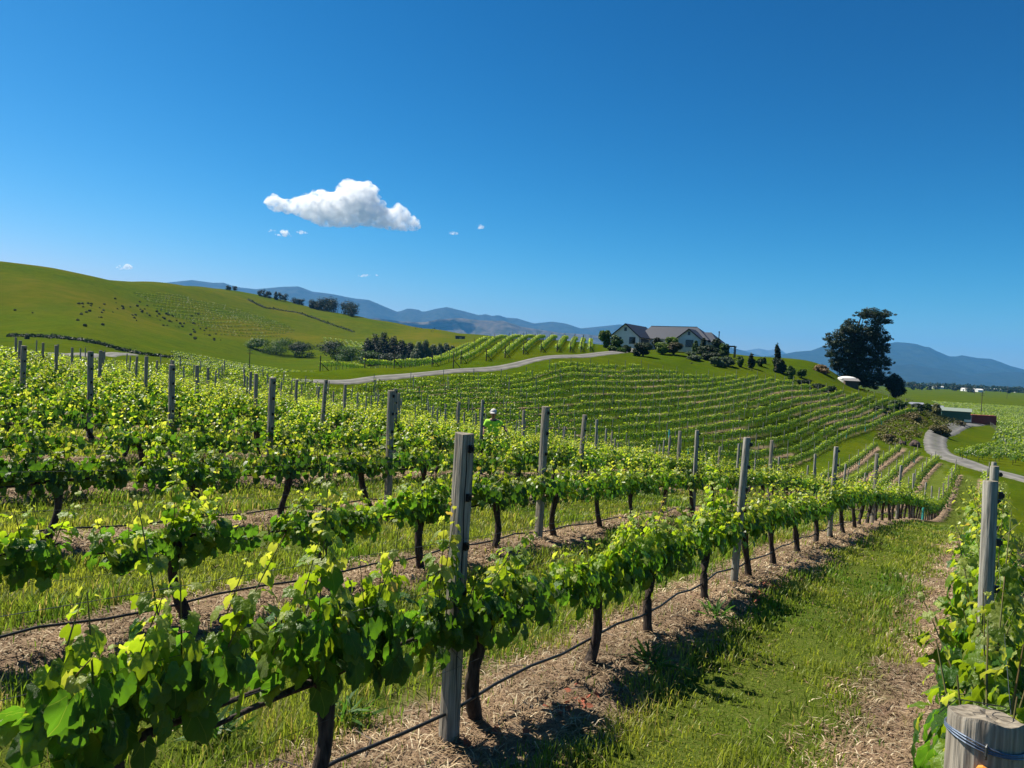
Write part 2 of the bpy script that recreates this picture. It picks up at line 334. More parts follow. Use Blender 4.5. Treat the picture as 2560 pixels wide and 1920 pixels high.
def ground_mat():
    mm = bpy.data.materials.new('ground'); mm.use_nodes = True; n = mm.node_tree.nodes; l = mm.node_tree.links; b = n['Principled BSDF']
    b.inputs['Roughness'].default_value = 1; b.inputs['Specular IOR Level'].default_value = 0
    geo = n.new('ShaderNodeNewGeometry'); at = n.new('ShaderNodeAttribute'); at.attribute_name = 'col'
    sx = n.new('ShaderNodeSeparateColor'); l.new(at.outputs['Color'], sx.inputs[0])
    def math_(op, a, b_=None, c=None):
        q = n.new('ShaderNodeMath'); q.operation = op
        for i, w in enumerate((a, b_, c)):
            if w is None: continue
            if isinstance(w, (int, float)): q.inputs[i].default_value = w
            else: l.new(w, q.inputs[i])
        return q.outputs[0]
    def dot(v):
        q = n.new('ShaderNodeVectorMath'); q.operation = 'DOT_PRODUCT'; l.new(geo.outputs['Position'], q.inputs[0]); q.inputs[1].default_value = (v[0], v[1], 0); return q.outputs['Value']
    def noise(sc, det=5, rough=.6):
        q = n.new('ShaderNodeTexNoise'); q.inputs['Scale'].default_value = sc; q.inputs['Detail'].default_value = det; q.inputs['Roughness'].default_value = rough; l.new(geo.outputs['Position'], q.inputs['Vector']); return q.outputs['Fac']
    def mix(f, c1, c2):
        q = n.new('ShaderNodeMix'); q.data_type = 'RGBA'
        if isinstance(f, float): q.inputs[0].default_value = f
        else: l.new(f, q.inputs[0])
        for i, c in ((6, c1), (7, c2)):
            if isinstance(c, tuple): q.inputs[i].default_value = (*c, 1)
            else: l.new(c, q.inputs[i])
        return q.outputs[2]
    def ramp(f, a, b_):
        q = n.new('ShaderNodeMapRange'); q.interpolation_type = 'SMOOTHSTEP'; l.new(f, q.inputs[0]); q.inputs[1].default_value = a; q.inputs[2].default_value = b_; return q.outputs[0]
    def stripmask(v, t0, w, half):
        u = math_('DIVIDE', math_('SUBTRACT', dot(v), t0), w)
        fr = math_('ABSOLUTE', math_('SUBTRACT', u, math_('ROUND', u)))
        dd = math_('ADD', math_('MULTIPLY', fr, w), math_('MULTIPLY', math_('SUBTRACT', noise(1.3, 6), .5), 1.0))
        q = n.new('ShaderNodeMapRange'); l.new(dd, q.inputs[0]); q.inputs[1].default_value = half-.12; q.inputs[2].default_value = half+.12; q.inputs[3].default_value = 1; q.inputs[4].default_value = 0
        return q.outputs[0]
    fine = noise(60, 4, .7); mid = noise(3.2, 6); big = noise(.05, 5); huge = noise(.011, 4)
    green = mix(ramp(mid, .3, .7), (.034, .068, .004), (.066, .104, .005))
    green = mix(ramp(big, .35, .65), green, (.070, .092, .004))
    green = mix(math_('MULTIPLY', ramp(fine, .5, .75), .3), green, (.11, .10, .035))
    green = mix(math_('MULTIPLY', ramp(noise(.35, 8, .75), .42, .68), .55), green, (.030, .052, .006))
    green = mix(math_('MULTIPLY', ramp(noise(.8, 6, .7), .5, .72), .4), green, (.10, .105, .012))
    thatch = mix(ramp(noise(45, 6, .75), .36, .64), (.048, .088, .010), (.125, .135, .034))
    green = mix(math_('MULTIPLY', sx.outputs[0], .8), green, thatch)
    green = mix(sx.outputs[2], green, mix(ramp(noise(.25, 6), .35, .65), (.022, .046, .004), (.040, .068, .006)))
    green = mix(math_('MULTIPLY', ramp(noise(.13, 9, .78), .44, .62), .5), green, (.030, .050, .004))
    dry = mix(ramp(noise(.09, 6), .35, .65), (.070, .084, .006), (.100, .092, .010))
    f = math_('MULTIPLY', sx.outputs[1], ramp(noise(.022, 8, .7), .32, .54))
    base = mix(f, green, dry)
    soil = mix(ramp(noise(24, 6, .75), .35, .65), (.15, .10, .07), (.35, .26, .175))
    soil = mix(ramp(noise(1.1, 4), .5, .75), soil, (.20, .125, .09))
    m1 = math_('MULTIPLY', stripmask(N, T0, TW, .46), sx.outputs[0])
    m2 = math_('MULTIPLY', math_('MULTIPLY', stripmask(Mv, M0-.1, MW, .30), sx.outputs[2]), math_('MULTIPLY', ramp(noise(.045, 3), .40, .62), .8))
    dd = math_('ADD', math_('ABSOLUTE', math_('ADD', dot(N), .1)), math_('MULTIPLY', math_('SUBTRACT', noise(1.7, 6), .5), .9))
    q3 = n.new('ShaderNodeMapRange'); l.new(dd, q3.inputs[0]); q3.inputs[1].default_value = .64; q3.inputs[2].default_value = .84; q3.inputs[3].default_value = 1; q3.inputs[4].default_value = 0
    m1 = math_('MAXIMUM', m1, math_('MULTIPLY', q3.outputs[0], sx.outputs[0]))
    base = mix(math_('MAXIMUM', m1, m2), base, soil)
    l.new(base, b.inputs['Base Color'])
    bp = n.new('ShaderNodeBump'); bp.inputs['Strength'].default_value = .7; bp.inputs['Distance'].default_value = .05
    l.new(math_('ADD', noise(38, 5, .7), math_('MULTIPLY', mid, .6)), bp.inputs['Height']); l.new(bp.outputs[0], b.inputs['Normal'])
    return mm
ground = build_ground()

# ---------------------------------------------------------------- leaves
def fan(pts, c=(0, 0, 0)):
    V = np.array([c]+list(pts), float); n = len(pts); return V, np.array([(0, i+1, (i+1) % n+1) for i in range(n)])
def grape_leaf():
    """five-lobed leaf, stalk at the origin, tip along +y, folded and cupped"""
    a = [(-90, .14), (-66, .60), (-44, .78), (-22, .76), (0, .74), (17, .86), (32, .95), (46, .86), (61, .80), (76, .98), (90, 1.10), (104, .98), (119, .80), (134, .86), (148, .95), (163, .86), (180, .74), (202, .76), (224, .78), (246, .60)]
    p = []
    for d, r in a:
        x, y = r*math.cos(R(d)), r*math.sin(R(d))+.42; p.append((x*.62, y*.62, 0))
    n_ = len(p); c_ = np.array([0, .26, 0]); o_ = np.array(p, float); mid_ = c_+(o_-c_)*.58; V = np.vstack([[c_], mid_, o_])
    F = [(0, i+1, (i+1) % n_+1) for i in range(n_)]
    for i in range(n_): q = (i+1) % n_; F += [(i+1, n_+i+1, n_+q+1), (i+1, n_+q+1, q+1)]
    F = np.array(F); x, y = V[:, 0], V[:, 1]; r2 = x*x+(y-.26)**2
    V[:, 2] = .26*np.abs(x) - .48*x*x - .34*(y-.22)**2 + .05*np.sin(9*x+3)*np.cos(8*y) - .35*np.maximum(r2-.14, 0)
    V[n_+1:, 2] += .035*np.sin(np.arange(n_)*2.4)
    return V, F
def simple_leaf(n=6):
    ang = {6: (-70, -10, 40, 90, 140, 190), 4: (-90, 10, 90, 170)}[n]; rad = {6: (.35, .8, .85, 1.05, .85, .8), 4: (.4, .75, 1, .75)}[n]
    p = [(.58*r*math.cos(R(d)), .58*(r*math.sin(R(d))+.4), 0) for d, r in zip(ang, rad)]
    if n == 4: V = np.array(p); F = np.array([(0, 1, 2), (0, 2, 3)])
    else: V, F = fan(p, (0, .2, 0))
    V[:, 2] = .25*np.abs(V[:, 0]) - .25*(V[:, 1]-.2)**2; return V, F
LEAF = {0: grape_leaf(), 1: simple_leaf(6), 2: simple_leaf(4)}
def frames(nrm, tip):
    z = nrm/np.linalg.norm(nrm, axis=1, keepdims=True); y = tip - (tip*z).sum(1, keepdims=True)*z; y /= np.maximum(np.linalg.norm(y, axis=1, keepdims=True), 1e-6)
    return np.stack([np.cross(y, z), y, z], 1)            # rows: x, y, z axes
def scatter(tmpl, pos, nrm, tip, size, col):
    V, F = tmpl; Rm = frames(nrm, tip); P_ = np.einsum('vk,nkj->nvj', V, Rm)*size[:, None, None] + pos[:, None, :]
    n = len(pos); FF = (F[None]+np.arange(n)[:, None, None]*len(V)).reshape(-1, F.shape[1])
    return P_.reshape(-1, 3), FF, np.repeat(col, len(V), 0)
MATURE = np.array([.046, .122, .014]); FRESH = np.array([.132, .212, .015]); YOUNG = np.array([.28, .34, .07]); BRONZE = np.array([.30, .25, .10])
def vine_leaves(g, nsh, step, lod, length=1.22, young=1.0, big=1.0):
    """shoots rising from the cordon with leaves along them: positions, normals, tips, sizes, colours, shoot paths"""
    pos = []; nrm = []; tip = []; size = []; col = []; paths = []
    for i in range(nsh):
        x0 = (i+.5)/nsh*length-length/2+g.uniform(-.06, .06); L = g.uniform(.20, .50)*(1 if g.random() > .24 else 1.65)
        lean = np.array([g.normal(0, .22), g.normal(0, .34), 1.]); lean /= np.linalg.norm(lean)
        base = np.array([x0, g.normal(0, .03), .66+g.normal(0, .02)]); n = max(3, int(L/step)); path = []
        for j in range(n+1):
            f = j/n; p = base+lean*L*f+np.array([0, 0, -.05*f*f]); path.append(p)
            for rep in range(1 if f > .75 else 2):
                side = g.uniform(0, 2*math.pi); out = np.array([math.cos(side)*.75, math.sin(side), 0]); pet = g.uniform(.03, .12)*(1.25-f)
                pos.append(p+out*pet+np.array([0, 0, g.uniform(-.05, .02)])); upw = .55+.5*f
                nrm.append(out*g.uniform(.4, 1.2)+np.array([0, 0, upw])+g.normal(0, .35, 3)); tip.append(out*.8+np.array([0, 0, -.75])+g.normal(0, .3, 3))
                size.append(g.uniform(.070, .108)*(1-.70*f**1.9)*big)
                if f > (.76 if lod == 0 else .66): c = YOUNG*g.uniform(.7, 1.15) if g.random() < .8*young else (BRONZE*g.uniform(.6, 1) if g.random() < .3 else FRESH*1.3)  # young tips; lower threshold on farther vines also paints in yellow sunlit tops
                elif f > .42: c = FRESH*g.uniform(.75, 1.35) if g.random() < .8 else YOUNG*.8
                else: c = MATURE*g.uniform(.7, 1.3) if g.random() < .55 else FRESH*.9
                col.append(c)
        paths.append(path)
    nb = int(nsh*4.2*(.05/step)**.6)                        # basal leaves hanging round the cordon
    for _ in range(nb):
        out = g.choice([-1, 1]); x = g.uniform(-length/2, length/2)
        pos.append(np.array([x, out*g.uniform(.04, .20), g.uniform(.57, .82)])); nrm.append(np.array([g.normal(0, .4), out, g.uniform(.1, .7)])); tip.append(np.array([g.normal(0, .4), out*.3, -1]))
        size.append(g.uniform(.08, .118)*big); col.append(MATURE*g.uniform(.65, 1.25))
    return [np.array(q, float) for q in (pos, nrm, tip, size, col)]+[paths]
def trunk_mb(g, detail=True):
    b = MB(); lean = g.normal(0, .05); pts = []; rad = []; n = 9 if detail else 3
    ph = g.uniform(0, 6)
    for i in range(n+1):
        f = i/n; pts.append((lean*(f-1)*2+.05*math.sin(5*f+ph)*(1-f*.2), .03*math.sin(4*f+ph*2), -.12+f*.77)); rad.append((.046-.014*f+.016*math.exp(-f*9)+.020*math.exp(-((f-.97)*6)**2))*(1+g.normal(0, .11)))
    b.tube(pts, rad, 8 if detail else 4)
    for sgn in (-1, 1):
        q = [(pts[-1][0], pts[-1][1], .60)]+[(sgn*.62*f, .02*math.sin(6*f+ph), .645+.012*math.sin(9*f)) for f in (.12, .35, .6, 1)]
        b.tube(q, [.026, .02, .015, .012, .008] if detail else .012, 6 if detail else 3)
    return b
VINE = {}
for lod, (cnt, nsh, step) in {0: (8, 16, .040), 1: (10, 18, .042), 2: (6, 15, .06)}.items():
    VINE[lod] = []
    for i in range(cnt):
        g = np.random.default_rng(100*lod+i); L = vine_leaves(g, nsh+int(g.integers(-2, 3)), step, lod, big=1.0 if lod == 0 else 1.08 if lod == 1 else 1.4)
        V, F, c = scatter(LEAF[lod], *L[:5]); me = mesh_np('foliage', V, F, mats=[M['leaf' if lod == 0 else 'leaf_far']], col=c, smooth=lod == 0)
        st = MB()
        for p in L[5]: st.tube([p[0], p[len(p)//2], p[-1]], [.0055, .004, .002], 3, caps=False)
        VINE[lod].append((me, st.mesh('shoots', M['stem']), trunk_mb(g, lod < 2).mesh('trunk', M['bark'], smooth=True), L))

# ---------------------------------------------------------------- vine rows near the camera
ORD = ['second', 'third', 'fourth', 'fifth', 'sixth', 'seventh', 'eighth', 'ninth', 'tenth', 'eleventh', 'twelfth', 'thirteenth', 'fourteenth', 'fifteenth', 'sixteenth', 'seventeenth', 'eighteenth', 'nineteenth', 'twentieth', 'twenty-first', 'twenty-second', 'twenty-third']
def rowname(k): return 'right-hand row' if k == -1 else 'front row' if k == 0 else ORD[k-1]+' row'
NTH = ['first', 'second', 'third', 'fourth', 'fifth', 'sixth', 'seventh', 'eighth', 'ninth', 'tenth']+[f'{i}th' for i in range(11, 21)]+['21st', '22nd', '23rd']+[f'{i}th' for i in range(24, 31)]+['31st', '32nd', '33rd']+[f'{i}th' for i in range(34, 41)]
def row_t(k): return -.06 if k == -1 else T0+TW*k
def xy(s, t): return s*S[0]+t*N[0], s*S[1]+t*N[1]
FRONT_S = [1.5, 2.5, 3.66, 5.28, 6.5, 8.12, 9.57, 10.98, 12.47, 13.99]
cand = []
for k in range(-1, 23):
    t = row_t(k); g = np.random.default_rng(900+k)
    ss = list(FRONT_S) if k == 0 else []
    s = 15.45 if k == 0 else (2.75 if k == -1 else .449*t-1.2+g.uniform(0, 1.4))
    while s < row_end(k): ss.append(s); s += 1.45
    for s in ss:
        x, y = xy(s, t)
        if y < .6 or abs(x) > .73*y+1.3: continue
        s2 = s+g.normal(0, .04); x, y = xy(s2, t); cand.append((math.hypot(x, y), k, s2, x, y))
cand.sort(); NEAR = cand[:300]; REST = cand[300:]
RZ = math.atan2(S[1], S[0])
idx = {}
for d, k, s, x, y in sorted(NEAR, key=lambda c: (c[1], c[2])): idx[(k, s)] = idx.get(k, 0); idx[k] = idx.get(k, 0)+1
def leaf_objects(root, fol, L, sel, g):
    for i in sel:
        me = LEAFMESH[int(L[7][i])]; o = link(bpy.data.objects.new('leaf', me), root)
        Rm = frames(L[1][i:i+1], L[2][i:i+1])[0]
        mt = Matrix(((*Rm[0], 0), (*Rm[1], 0), (*Rm[2], 0), (0, 0, 0, 1))).transposed(); mt = Matrix.Translation(Vector(L[0][i])) @ mt @ Matrix.Scale(float(L[3][i]), 4)
        o.matrix_local = fol @ mt
LEAFMESH = []
for i, c in enumerate((MATURE*.85, MATURE*1.15, FRESH*.8, FRESH*1.15, YOUNG*.8, YOUNG*1.1)):
    V, F = grape_leaf(); V = V+np.random.default_rng(i).normal(0, .012, V.shape); LEAFMESH.append(mesh_np('leaf', V, F, mats=[M['leaf_piece']], col=np.repeat(c[None], len(V), 0), smooth=True))
pending_leaves = []
for n, (d, k, s, x, y) in enumerate(NEAR):
    g = np.random.default_rng(5000+n); z = gz(x, y); lod = 0 if d < 9.5 else 1
    j = idx[(k, s)]
    if k == -1: lab = f'grapevine {NTH[j]} along the right-hand row behind the thick cut-off post'
    elif k == 0: lab = f'grapevine {NTH[j]} along the front row beside the grass lane, counting from the left edge'
    else: lab = f'grapevine {NTH[j]} from the left along the {rowname(k)} back from the lane'
    root = empty('grapevine', (x, y, z), RZ, label=lab, cat='grapevine', group='grapevines in the rows near the camera')
    fol, sho, tru, L = VINE[lod][int(g.integers(len(VINE[lod])))]
    flip = math.pi if g.random() < .5 else 0; x2, y2 = xy(s+.7, row_t(k)); slope = math.atan2(gz(x2, y2)-z, .7)
    obj('trunk', tru, root).rotation_euler = (0, 0, flip)
    fm = Matrix.Rotation(-slope, 4, 'Y') @ Matrix.Rotation(flip, 4, 'Z') @ Matrix.Diagonal((1, g.uniform(.85, 1.2), 1.22 if k == -1 else 1.16 if (k == 0 and s < 3) else .9 if (k == 1 and s < 6) else g.uniform(.95, 1.1), 1)) @ Matrix.Translation((0, 0, g.uniform(-.03, .04)))
    if n < 14:
        # the nearest vines: the largest leaves are pieces of their own, the rest one mesh
        L = vine_leaves(g, *((12, .038, 0, .70) if k == 0 and s < 3 else (15, .039, 0, 1.15) if k > 0 else (18, .036, 0, 1.45 if k < 0 else 1.32)), young=1.2 if k == -1 else 1.0, big=1.05); order = np.argsort(-L[3]); sel = order[:85]; rest = order[85:]
        lum = L[4][:, 0]; L.append(None); L[6:] = [None, np.where(lum > .24, 5, np.where(lum > .16, 4, np.where(lum > .085, 3, np.where(lum > .06, 2, np.where(lum > .03, 1, 0)))))]
        V, F, c = scatter(LEAF[0], *[q[rest] for q in L[:5]])
        fo = obj('foliage', mesh_np('foliage', V, F, mats=[M['leaf']], col=c, smooth=True), root, kind='stuff'); fo.matrix_local = fm
        st = MB()
        for p in L[5]: st.tube([p[0], p[len(p)//3], p[2*len(p)//3], p[-1]], [.0045, .0038, .003, .0018], 4, caps=False)
        so = st.build('shoots', M['stem'], root, kind='stuff'); so.matrix_local = fm
        leaf_objects(root, fm, L, sel, g)
    else:
        fo = obj('foliage', fol, root, kind='stuff'); fo.matrix_local = fm
        if d < 17: so = obj('shoots', sho, root, kind='stuff'); so.matrix_local = fm

# ---------------------------------------------------------------- the remaining vines as one mass
def merge(name, items, mats, **k):
    """items: list of (V, F, col, material index)"""
    off = 0; Vs = []; Fs = []; Cs = []; Ms = []
    for V, F, c, mi in items: Vs.append(V); Fs.append(F+off); Cs.append(c); Ms.append(np.full(len(F), mi)); off += len(V)
    return obj(name, mesh_np(name, np.concatenate(Vs), np.concatenate(Fs), mats=mats, col=np.concatenate(Cs), mi=np.concatenate(Ms)), **k)
def turned(P_, rz, x, y, z, sc=1., flat=1.):
    c, s_ = math.cos(rz)*sc, math.sin(rz)*sc; return np.stack([P_[:, 0]*c-P_[:, 1]*s_+x, P_[:, 0]*s_+P_[:, 1]*c+y, P_[:, 2]*sc*flat+z], -1)
def thin_vine(g, n, big):
    """far vine: a trunk and n large leaf faces"""
    pos = np.stack([g.uniform(-.74, .74, n), g.normal(0, .17, n), .50+.58*g.random(n)**.9], -1); f = (pos[:, 2]-.5)/.62
    nrm = np.stack([g.normal(0, .5, n), np.sign(pos[:, 1])*.8+g.normal(0, .4, n), .5+f], -1); tip = np.stack([g.normal(0, .5, n), np.sign(pos[:, 1])*.5, -.6*np.ones(n)], -1)
    w = np.clip((f-.5)*2.3+g.normal(0, .18, n), 0, 1)[:, None]; c = (MATURE*.95)*(1-w)+(FRESH*.75+YOUNG*.42)*w; c = c*g.uniform(.75, 1.3, n)[:, None]  # leaf age by height, plus sunlit tops and dark undersides put into the colour
    V, F, cc = scatter(LEAF[2], pos, nrm, tip, g.uniform(.13, .2, n)*big, c)
    return V, F, cc
def post_v(h, r, n=5):
    th = np.linspace(0, 2*math.pi, n, endpoint=False); a = np.stack([np.cos(th)*r, np.sin(th)*r], -1)
    V = np.concatenate([np.c_[a, np.full(n, -.2)], np.c_[a, np.full(n, h)], [[0, 0, h]]]); F = []
    for i in range(n): j = (i+1) % n; F += [(i, j, n+j), (i, n+j, n+i), (n+i, n+j, 2*n)]
    return V, np.array(F)
TV = [thin_vine(np.random.default_rng(i), 84, 1.12) for i in range(6)]; HV = [thin_vine(np.random.default_rng(40+i), 84, 1.15) for i in range(8)]
TRK = post_v(.66, .034, 4)
items = []; g = np.random.default_rng(77)
def put_vine(V, F, c, x, y, rz, sc=1., trunk=True):
    z = gz(x, y); items.append((turned(V, rz, x, y, z, sc), F, c*g.uniform(.85, 1.15), 0))
    if trunk: items.append((turned(TRK[0], rz, x, y, z), TRK[1], np.full((len(TRK[0]), 3), .03), 1))
for d, k, s, x, y in REST: put_vine(*TV[int(g.integers(6))], x, y, RZ+math.pi*int(g.integers(2)))
HRZ = math.atan2(H[1], H[0]); hill_posts = []; guards = []
for i in range(15):
    mm, q0, q1 = hill_row(i); q = q1-.6; n = 0
    while q > q0:
        x, y = mm*Mv+q*H
        if g.random() > .05: put_vine(*HV[int(g.integers(8))], x+g.normal(0, .05), y+g.normal(0, .05), HRZ+math.pi*int(g.integers(2)), g.uniform(.82, 1.12))
        if n % 4 == 0: hill_posts.append((i, q+.6, *(mm*Mv+(q+.6)*H)))
        q -= 1.35; n += 1
# block above the drive, its rows running away towards the skyline
UP = []
for j, (px, py_d) in enumerate([(800, 98), (912, 101), (985, 104), (1080, 109), (1152, 114), (1215, 119), (1262, 123), (1308, 128), (1352, 133), (1392, 138), (1425, 142), (1452, 146), (1475, 150)]):
    p = W(px, py_d); UP.append(p); dv = np.array([.10, 1.0]); dv /= np.linalg.norm(dv)
    for n in range(44 if j < 7 else 34):
        x, y = p.x+dv[0]*(1+1.6*n), p.y+dv[1]*(1+1.6*n); V, F, c = HV[int(g.integers(8))]; put_vine(V, F, c*1.1, x, y, math.atan2(dv[1], dv[0]), 1.15)
# block below the drive on the far right
for j in range(9):
    p0 = W(2405+j*16, 96+j*3.2)
    for n in range(17):
        x, y = p0.x+n*1.5, p0.y-n*.95+j*.4; put_vine(*HV[int(g.integers(8))], x, y, g.uniform(0, 6), 1.3)
merge('vine_rows', items, [M['leaf_far'], M['bark']], label='rows of grapevines covering the slopes beyond the near vines', cat='grapevines', kind='stuff')
# far blocks on the valley floor: hedge-like lines of leaves
items = []
LOW = [thin_vine(np.random.default_rng(70+i), 19, 2.6) for i in range(6)]
def far_rows(poly, dirv, gap, step, sc, tint):
    dv = np.array(dirv)/np.linalg.norm(dirv); nv = np.array([-dv[1], dv[0]]); pp = np.array([(p.x, p.y) for p in poly]); a = pp@nv; b = pp@dv
    for w in np.arange(a.min(), a.max(), gap):
        qs = np.arange(b.min(), b.max(), step); X = w*nv[0]+qs*dv[0]; Y = w*nv[1]+qs*dv[1]; ok = inside(pp, X, Y); X = X[ok]; Y = Y[ok]
        if not len(X): continue
        Z = gz(X, Y)
        for x, y, z in zip(X, Y, Z):
            V, F, c = LOW[int(g.integers(6))]; items.append((turned(V, math.atan2(dv[1], dv[0]), x, y, z-.25*sc, sc), F, c*tint*g.uniform(.85, 1.15), 0))
far_rows([W(430, 205), W(830, 205), W(900, 190), W(860, 300), W(700, 300), W(430, 300)], (1, .25), 5.2, 2.2, 1.1, .6)
HB = [HIT(325, 730), HIT(420, 738), HIT(503, 752), HIT(600, 776), HIT(690, 806), HIT(740, 826), HIT(690, 848), HIT(633, 846), HIT(579, 846), HIT(500, 822), HIT(416, 788)]
far_rows(HB, (.32, 1), 8.5, 3.2, 1.5, .36)
far_rows([W(810, 470), W(1000, 460), W(960, 540), W(800, 540)], (1, .3), 6, 3.5, 1.4, .6)
far_rows([W(2490, 135), W(2590, 120), W(2640, 190), W(2640, 420), W(2330, 420), W(2400, 280), W(2500, 215)], (.3, 1), 3.4, 2.3, 1.5, .65)
merge('valley_vineyard', items, [M['leaf_far']], label='distant vineyard blocks in fine lines across the valley floor', cat='vineyard', kind='stuff')

# ---------------------------------------------------------------- posts
def half_round(h, w, seed, chips=True):
    """split post: flat sawn face towards the lane, rounded back"""
    g = random.Random(seed); b = MB(); n = 9; rings = 7; v = []; f = []
    for i in range(rings):
        q = i/(rings-1); z = -.3+(h+.3)*q; k = w*(1.08-.10*q)
        ring = [(k*.5*math.cos(math.pi*j/(n-1)), k*.72*math.sin(math.pi*j/(n-1)), z) for j in range(n)]
        ring = [(x+g.uniform(-.0025, .0025), y+g.uniform(-.0025, .0025)-k*.25, z+(y*.08 if i == rings-1 else 0)) for x, y, z in ring]; v += ring
    for i in range(rings-1):
        for j in range(n): f.append((i*n+j, i*n+(j+1) % n, (i+1)*n+(j+1) % n, (i+1)*n+j))
    b.add(v, f, 0); top = v[-n:]; b.add(top, [tuple(range(n))], 1); return b
def round_post(h, r, seed, n=10):
    g = random.Random(seed); b = MB(); zs = [-.3, .2, h*.5, h-.012, h]; rr = [r*1.06, r*1.03, r, r*.98, r*.9]
    v = [(a*math.cos(2*math.pi*j/n)*(1+g.uniform(-.03, .03)), a*math.sin(2*math.pi*j/n), z) for z, a in zip(zs, rr) for j in range(n)]
    f = [(i*n+j, i*n+(j+1) % n, (i+1)*n+(j+1) % n, (i+1)*n+j) for i in range(4) for j in range(n)]
    b.add(v, f, 0); b.add(v[-n:], [tuple(range(n))], 1); return b
HR = [half_round(1.8, .115, i).mesh('post', M['wood'], M['wood_end'], smooth=False) for i in range(3)]
RP = [round_post(1.8, .042, i).mesh('post', M['wood_round'], M['wood_end'], smooth=True) for i in range(3)]
for me in HR+RP: pass
clip = MB().box(-.013, .013, -.012, .012, -.021, .021).box(-.006, .006, -.02, .0, -.012, .012).mesh('wire_clip', M['black'])
WIRE_H = [.47, .70, .93, 1.18, 1.45, 1.72]
def post_thing(s, k, kind, label, clips, h=1.8, name='vineyard_post', tilt=(0, 0), rot=0, dz=0., group='wooden posts standing in the near rows'):
    x, y = xy(s, row_t(k)); root = empty(name, (x, y, gz(x, y)+dz), RZ+rot, label=label, cat='post', group=group)
    me = random.choice(HR) if kind == 'half' else random.choice(RP)
    o = obj('shaft', me, root); o.scale = (1, 1, h/1.8); root.rotation_euler = (tilt[0], tilt[1], RZ+rot)
    if clips:
        for z in clips:
            c = obj('wire_clip', clip, root); c.location = (.015 if kind == 'half' else 0, -.04 if kind == 'half' else -.052, z*h/1.8)
    return root
def post_label(k, j, s):
    kind = {0: 'tall split post', 1: 'slim round post'}
    return f'grey wooden post {NTH[j]} from the left along the {rowname(k)} back from the lane'
posts = []
for k in range(-1, 23):
    t = row_t(k); js = ([2.06, 5.2, 9.0] if k == -1 else [3.43] if k == 0 else []); s = 15.4 if k == -1 else 9.05-.06*k
    while s < row_end(k)+.5:
        x, y = xy(s, t)
        if y > .6 and abs(x) < .70*y+.2 and s > .449*t-.3: js.append(s)
        s += 6.4
    for j, s in enumerate(sorted(js)): posts.append((math.hypot(*xy(s, t)), k, j, s))
posts.sort()
far_posts = []
for n, (d, k, j, s) in enumerate(posts):
    if k == -1 and s == 2.06: continue
    g = random.Random(31*n)
    kind = 'half' if (k >= 0 and (s < 10 or (k >= 4 and s < 23))) or g.random() < .25 else 'round'
    tilt = (g.uniform(-.035, .035), g.uniform(-.035, .035))
    if k == 0 and j == 0: lab = 'big grey split post in the front row, cracked down its flat face'; tilt = (0, .012)
    elif k == 0 and j == 1: lab = 'round grey post right of the big split post in the front row'; kind = 'round'
    elif k == -1 and s == 5.2: lab = 'round grey post behind the thick cut-off post at the right edge'; kind = 'round'
    elif k == -1 and s == 9.0: lab = 'post just behind the round post rising from the right-hand row'; kind = 'round'
    elif k == 1 and j == 0: lab = 'round-backed post rising behind the front row, right of the worker'
    else: lab = post_label(k, j, s) if k > 0 else f'wooden post {NTH[j]} along the {rowname(k)} beside the grass lane, counting from the left'
    h = 1.8*(1+g.uniform(-.03, .03)) if d > 6 else 1.8
    r_ = post_thing(s, k, kind, lab, WIRE_H[1:] if d < 13 else (WIRE_H[2:] if d < 22 else None), h=h, tilt=tilt, dz=-.045 if (k == 0 and j == 0) else 0)
    if k == 0 and j == 0:
        b = MB(); pts = [(-.012+.006*math.sin(i*1.9)+.002*i, -.0305, 1.74-i*.13) for i in range(12)]; b.tube(pts, [.0022, .003, .0034, .003, .0036, .003, .0034, .003, .0026, .003, .0022, .001], 4); b.build('crack', M['crack'], r_)
        b = MB(); b.tube([(.058*math.cos(R(a)), -.03+.085*math.sin(R(a))+.0*a, .52+.0006*a) for a in range(0, 181, 20)]+[(-.058, -.033, .63), (.058, -.033, .52)], .0018, 4); b.build('wire_wrap', M['wire'], r_)
# posts on the house hill and the block above the drive
hp = round_post(1.75, .036, 9, 6).mesh('vineyard_post', M['wood_round'], M['wood_end'])
NP = len(posts); hill_posts = [h for h in hill_posts if h[1] > 0]
hill_posts.sort(key=lambda h: math.hypot(h[2], h[3])); budget = max(0, 296-NP)
HILL_LAB = ['lowest', 'second lowest', 'third lowest', 'fourth lowest', 'fifth lowest', 'sixth lowest', 'seventh lowest', 'eighth lowest', 'eighth highest', 'sixth highest', 'fifth highest', 'fourth highest', 'third highest', 'second highest', 'topmost']
HILL_LAB[8] = 'seventh highest'
hill_posts_rest = hill_posts[budget:]
for i, q, x, y in hill_posts[:budget]:
    o = obj('vineyard_post', hp, loc=(x, y, gz(x, y))); o.rotation_euler = (random.uniform(-.03, .03), random.uniform(-.03, .03), random.uniform(0, 6))
    tag(o, f'thin post among the {HILL_LAB[i]} vine row on the slope below the house', 'post', f'thin posts of the {HILL_LAB[i]} hill row')
items = []; PV = post_v(1.75, .045, 5)
for i, q, x, y in hill_posts_rest: items.append((turned(PV[0], 0, x, y, gz(x, y)), PV[1], np.full((len(PV[0]), 3), .2), 0))
for p in UP:
    for n in range(1, 7): x, y = p.x+n*.64, p.y+n*6.4; items.append((turned(PV[0], 0, x, y, gz(x, y), 1.1), PV[1], np.full((len(PV[0]), 3), .2), 0))
merge('vineyard_posts', items, [M['wood_round']], label='thin wooden posts spread through the farther vine rows', cat='posts', kind='stuff')
sp_me = round_post(2.0, .075, 4, 8)
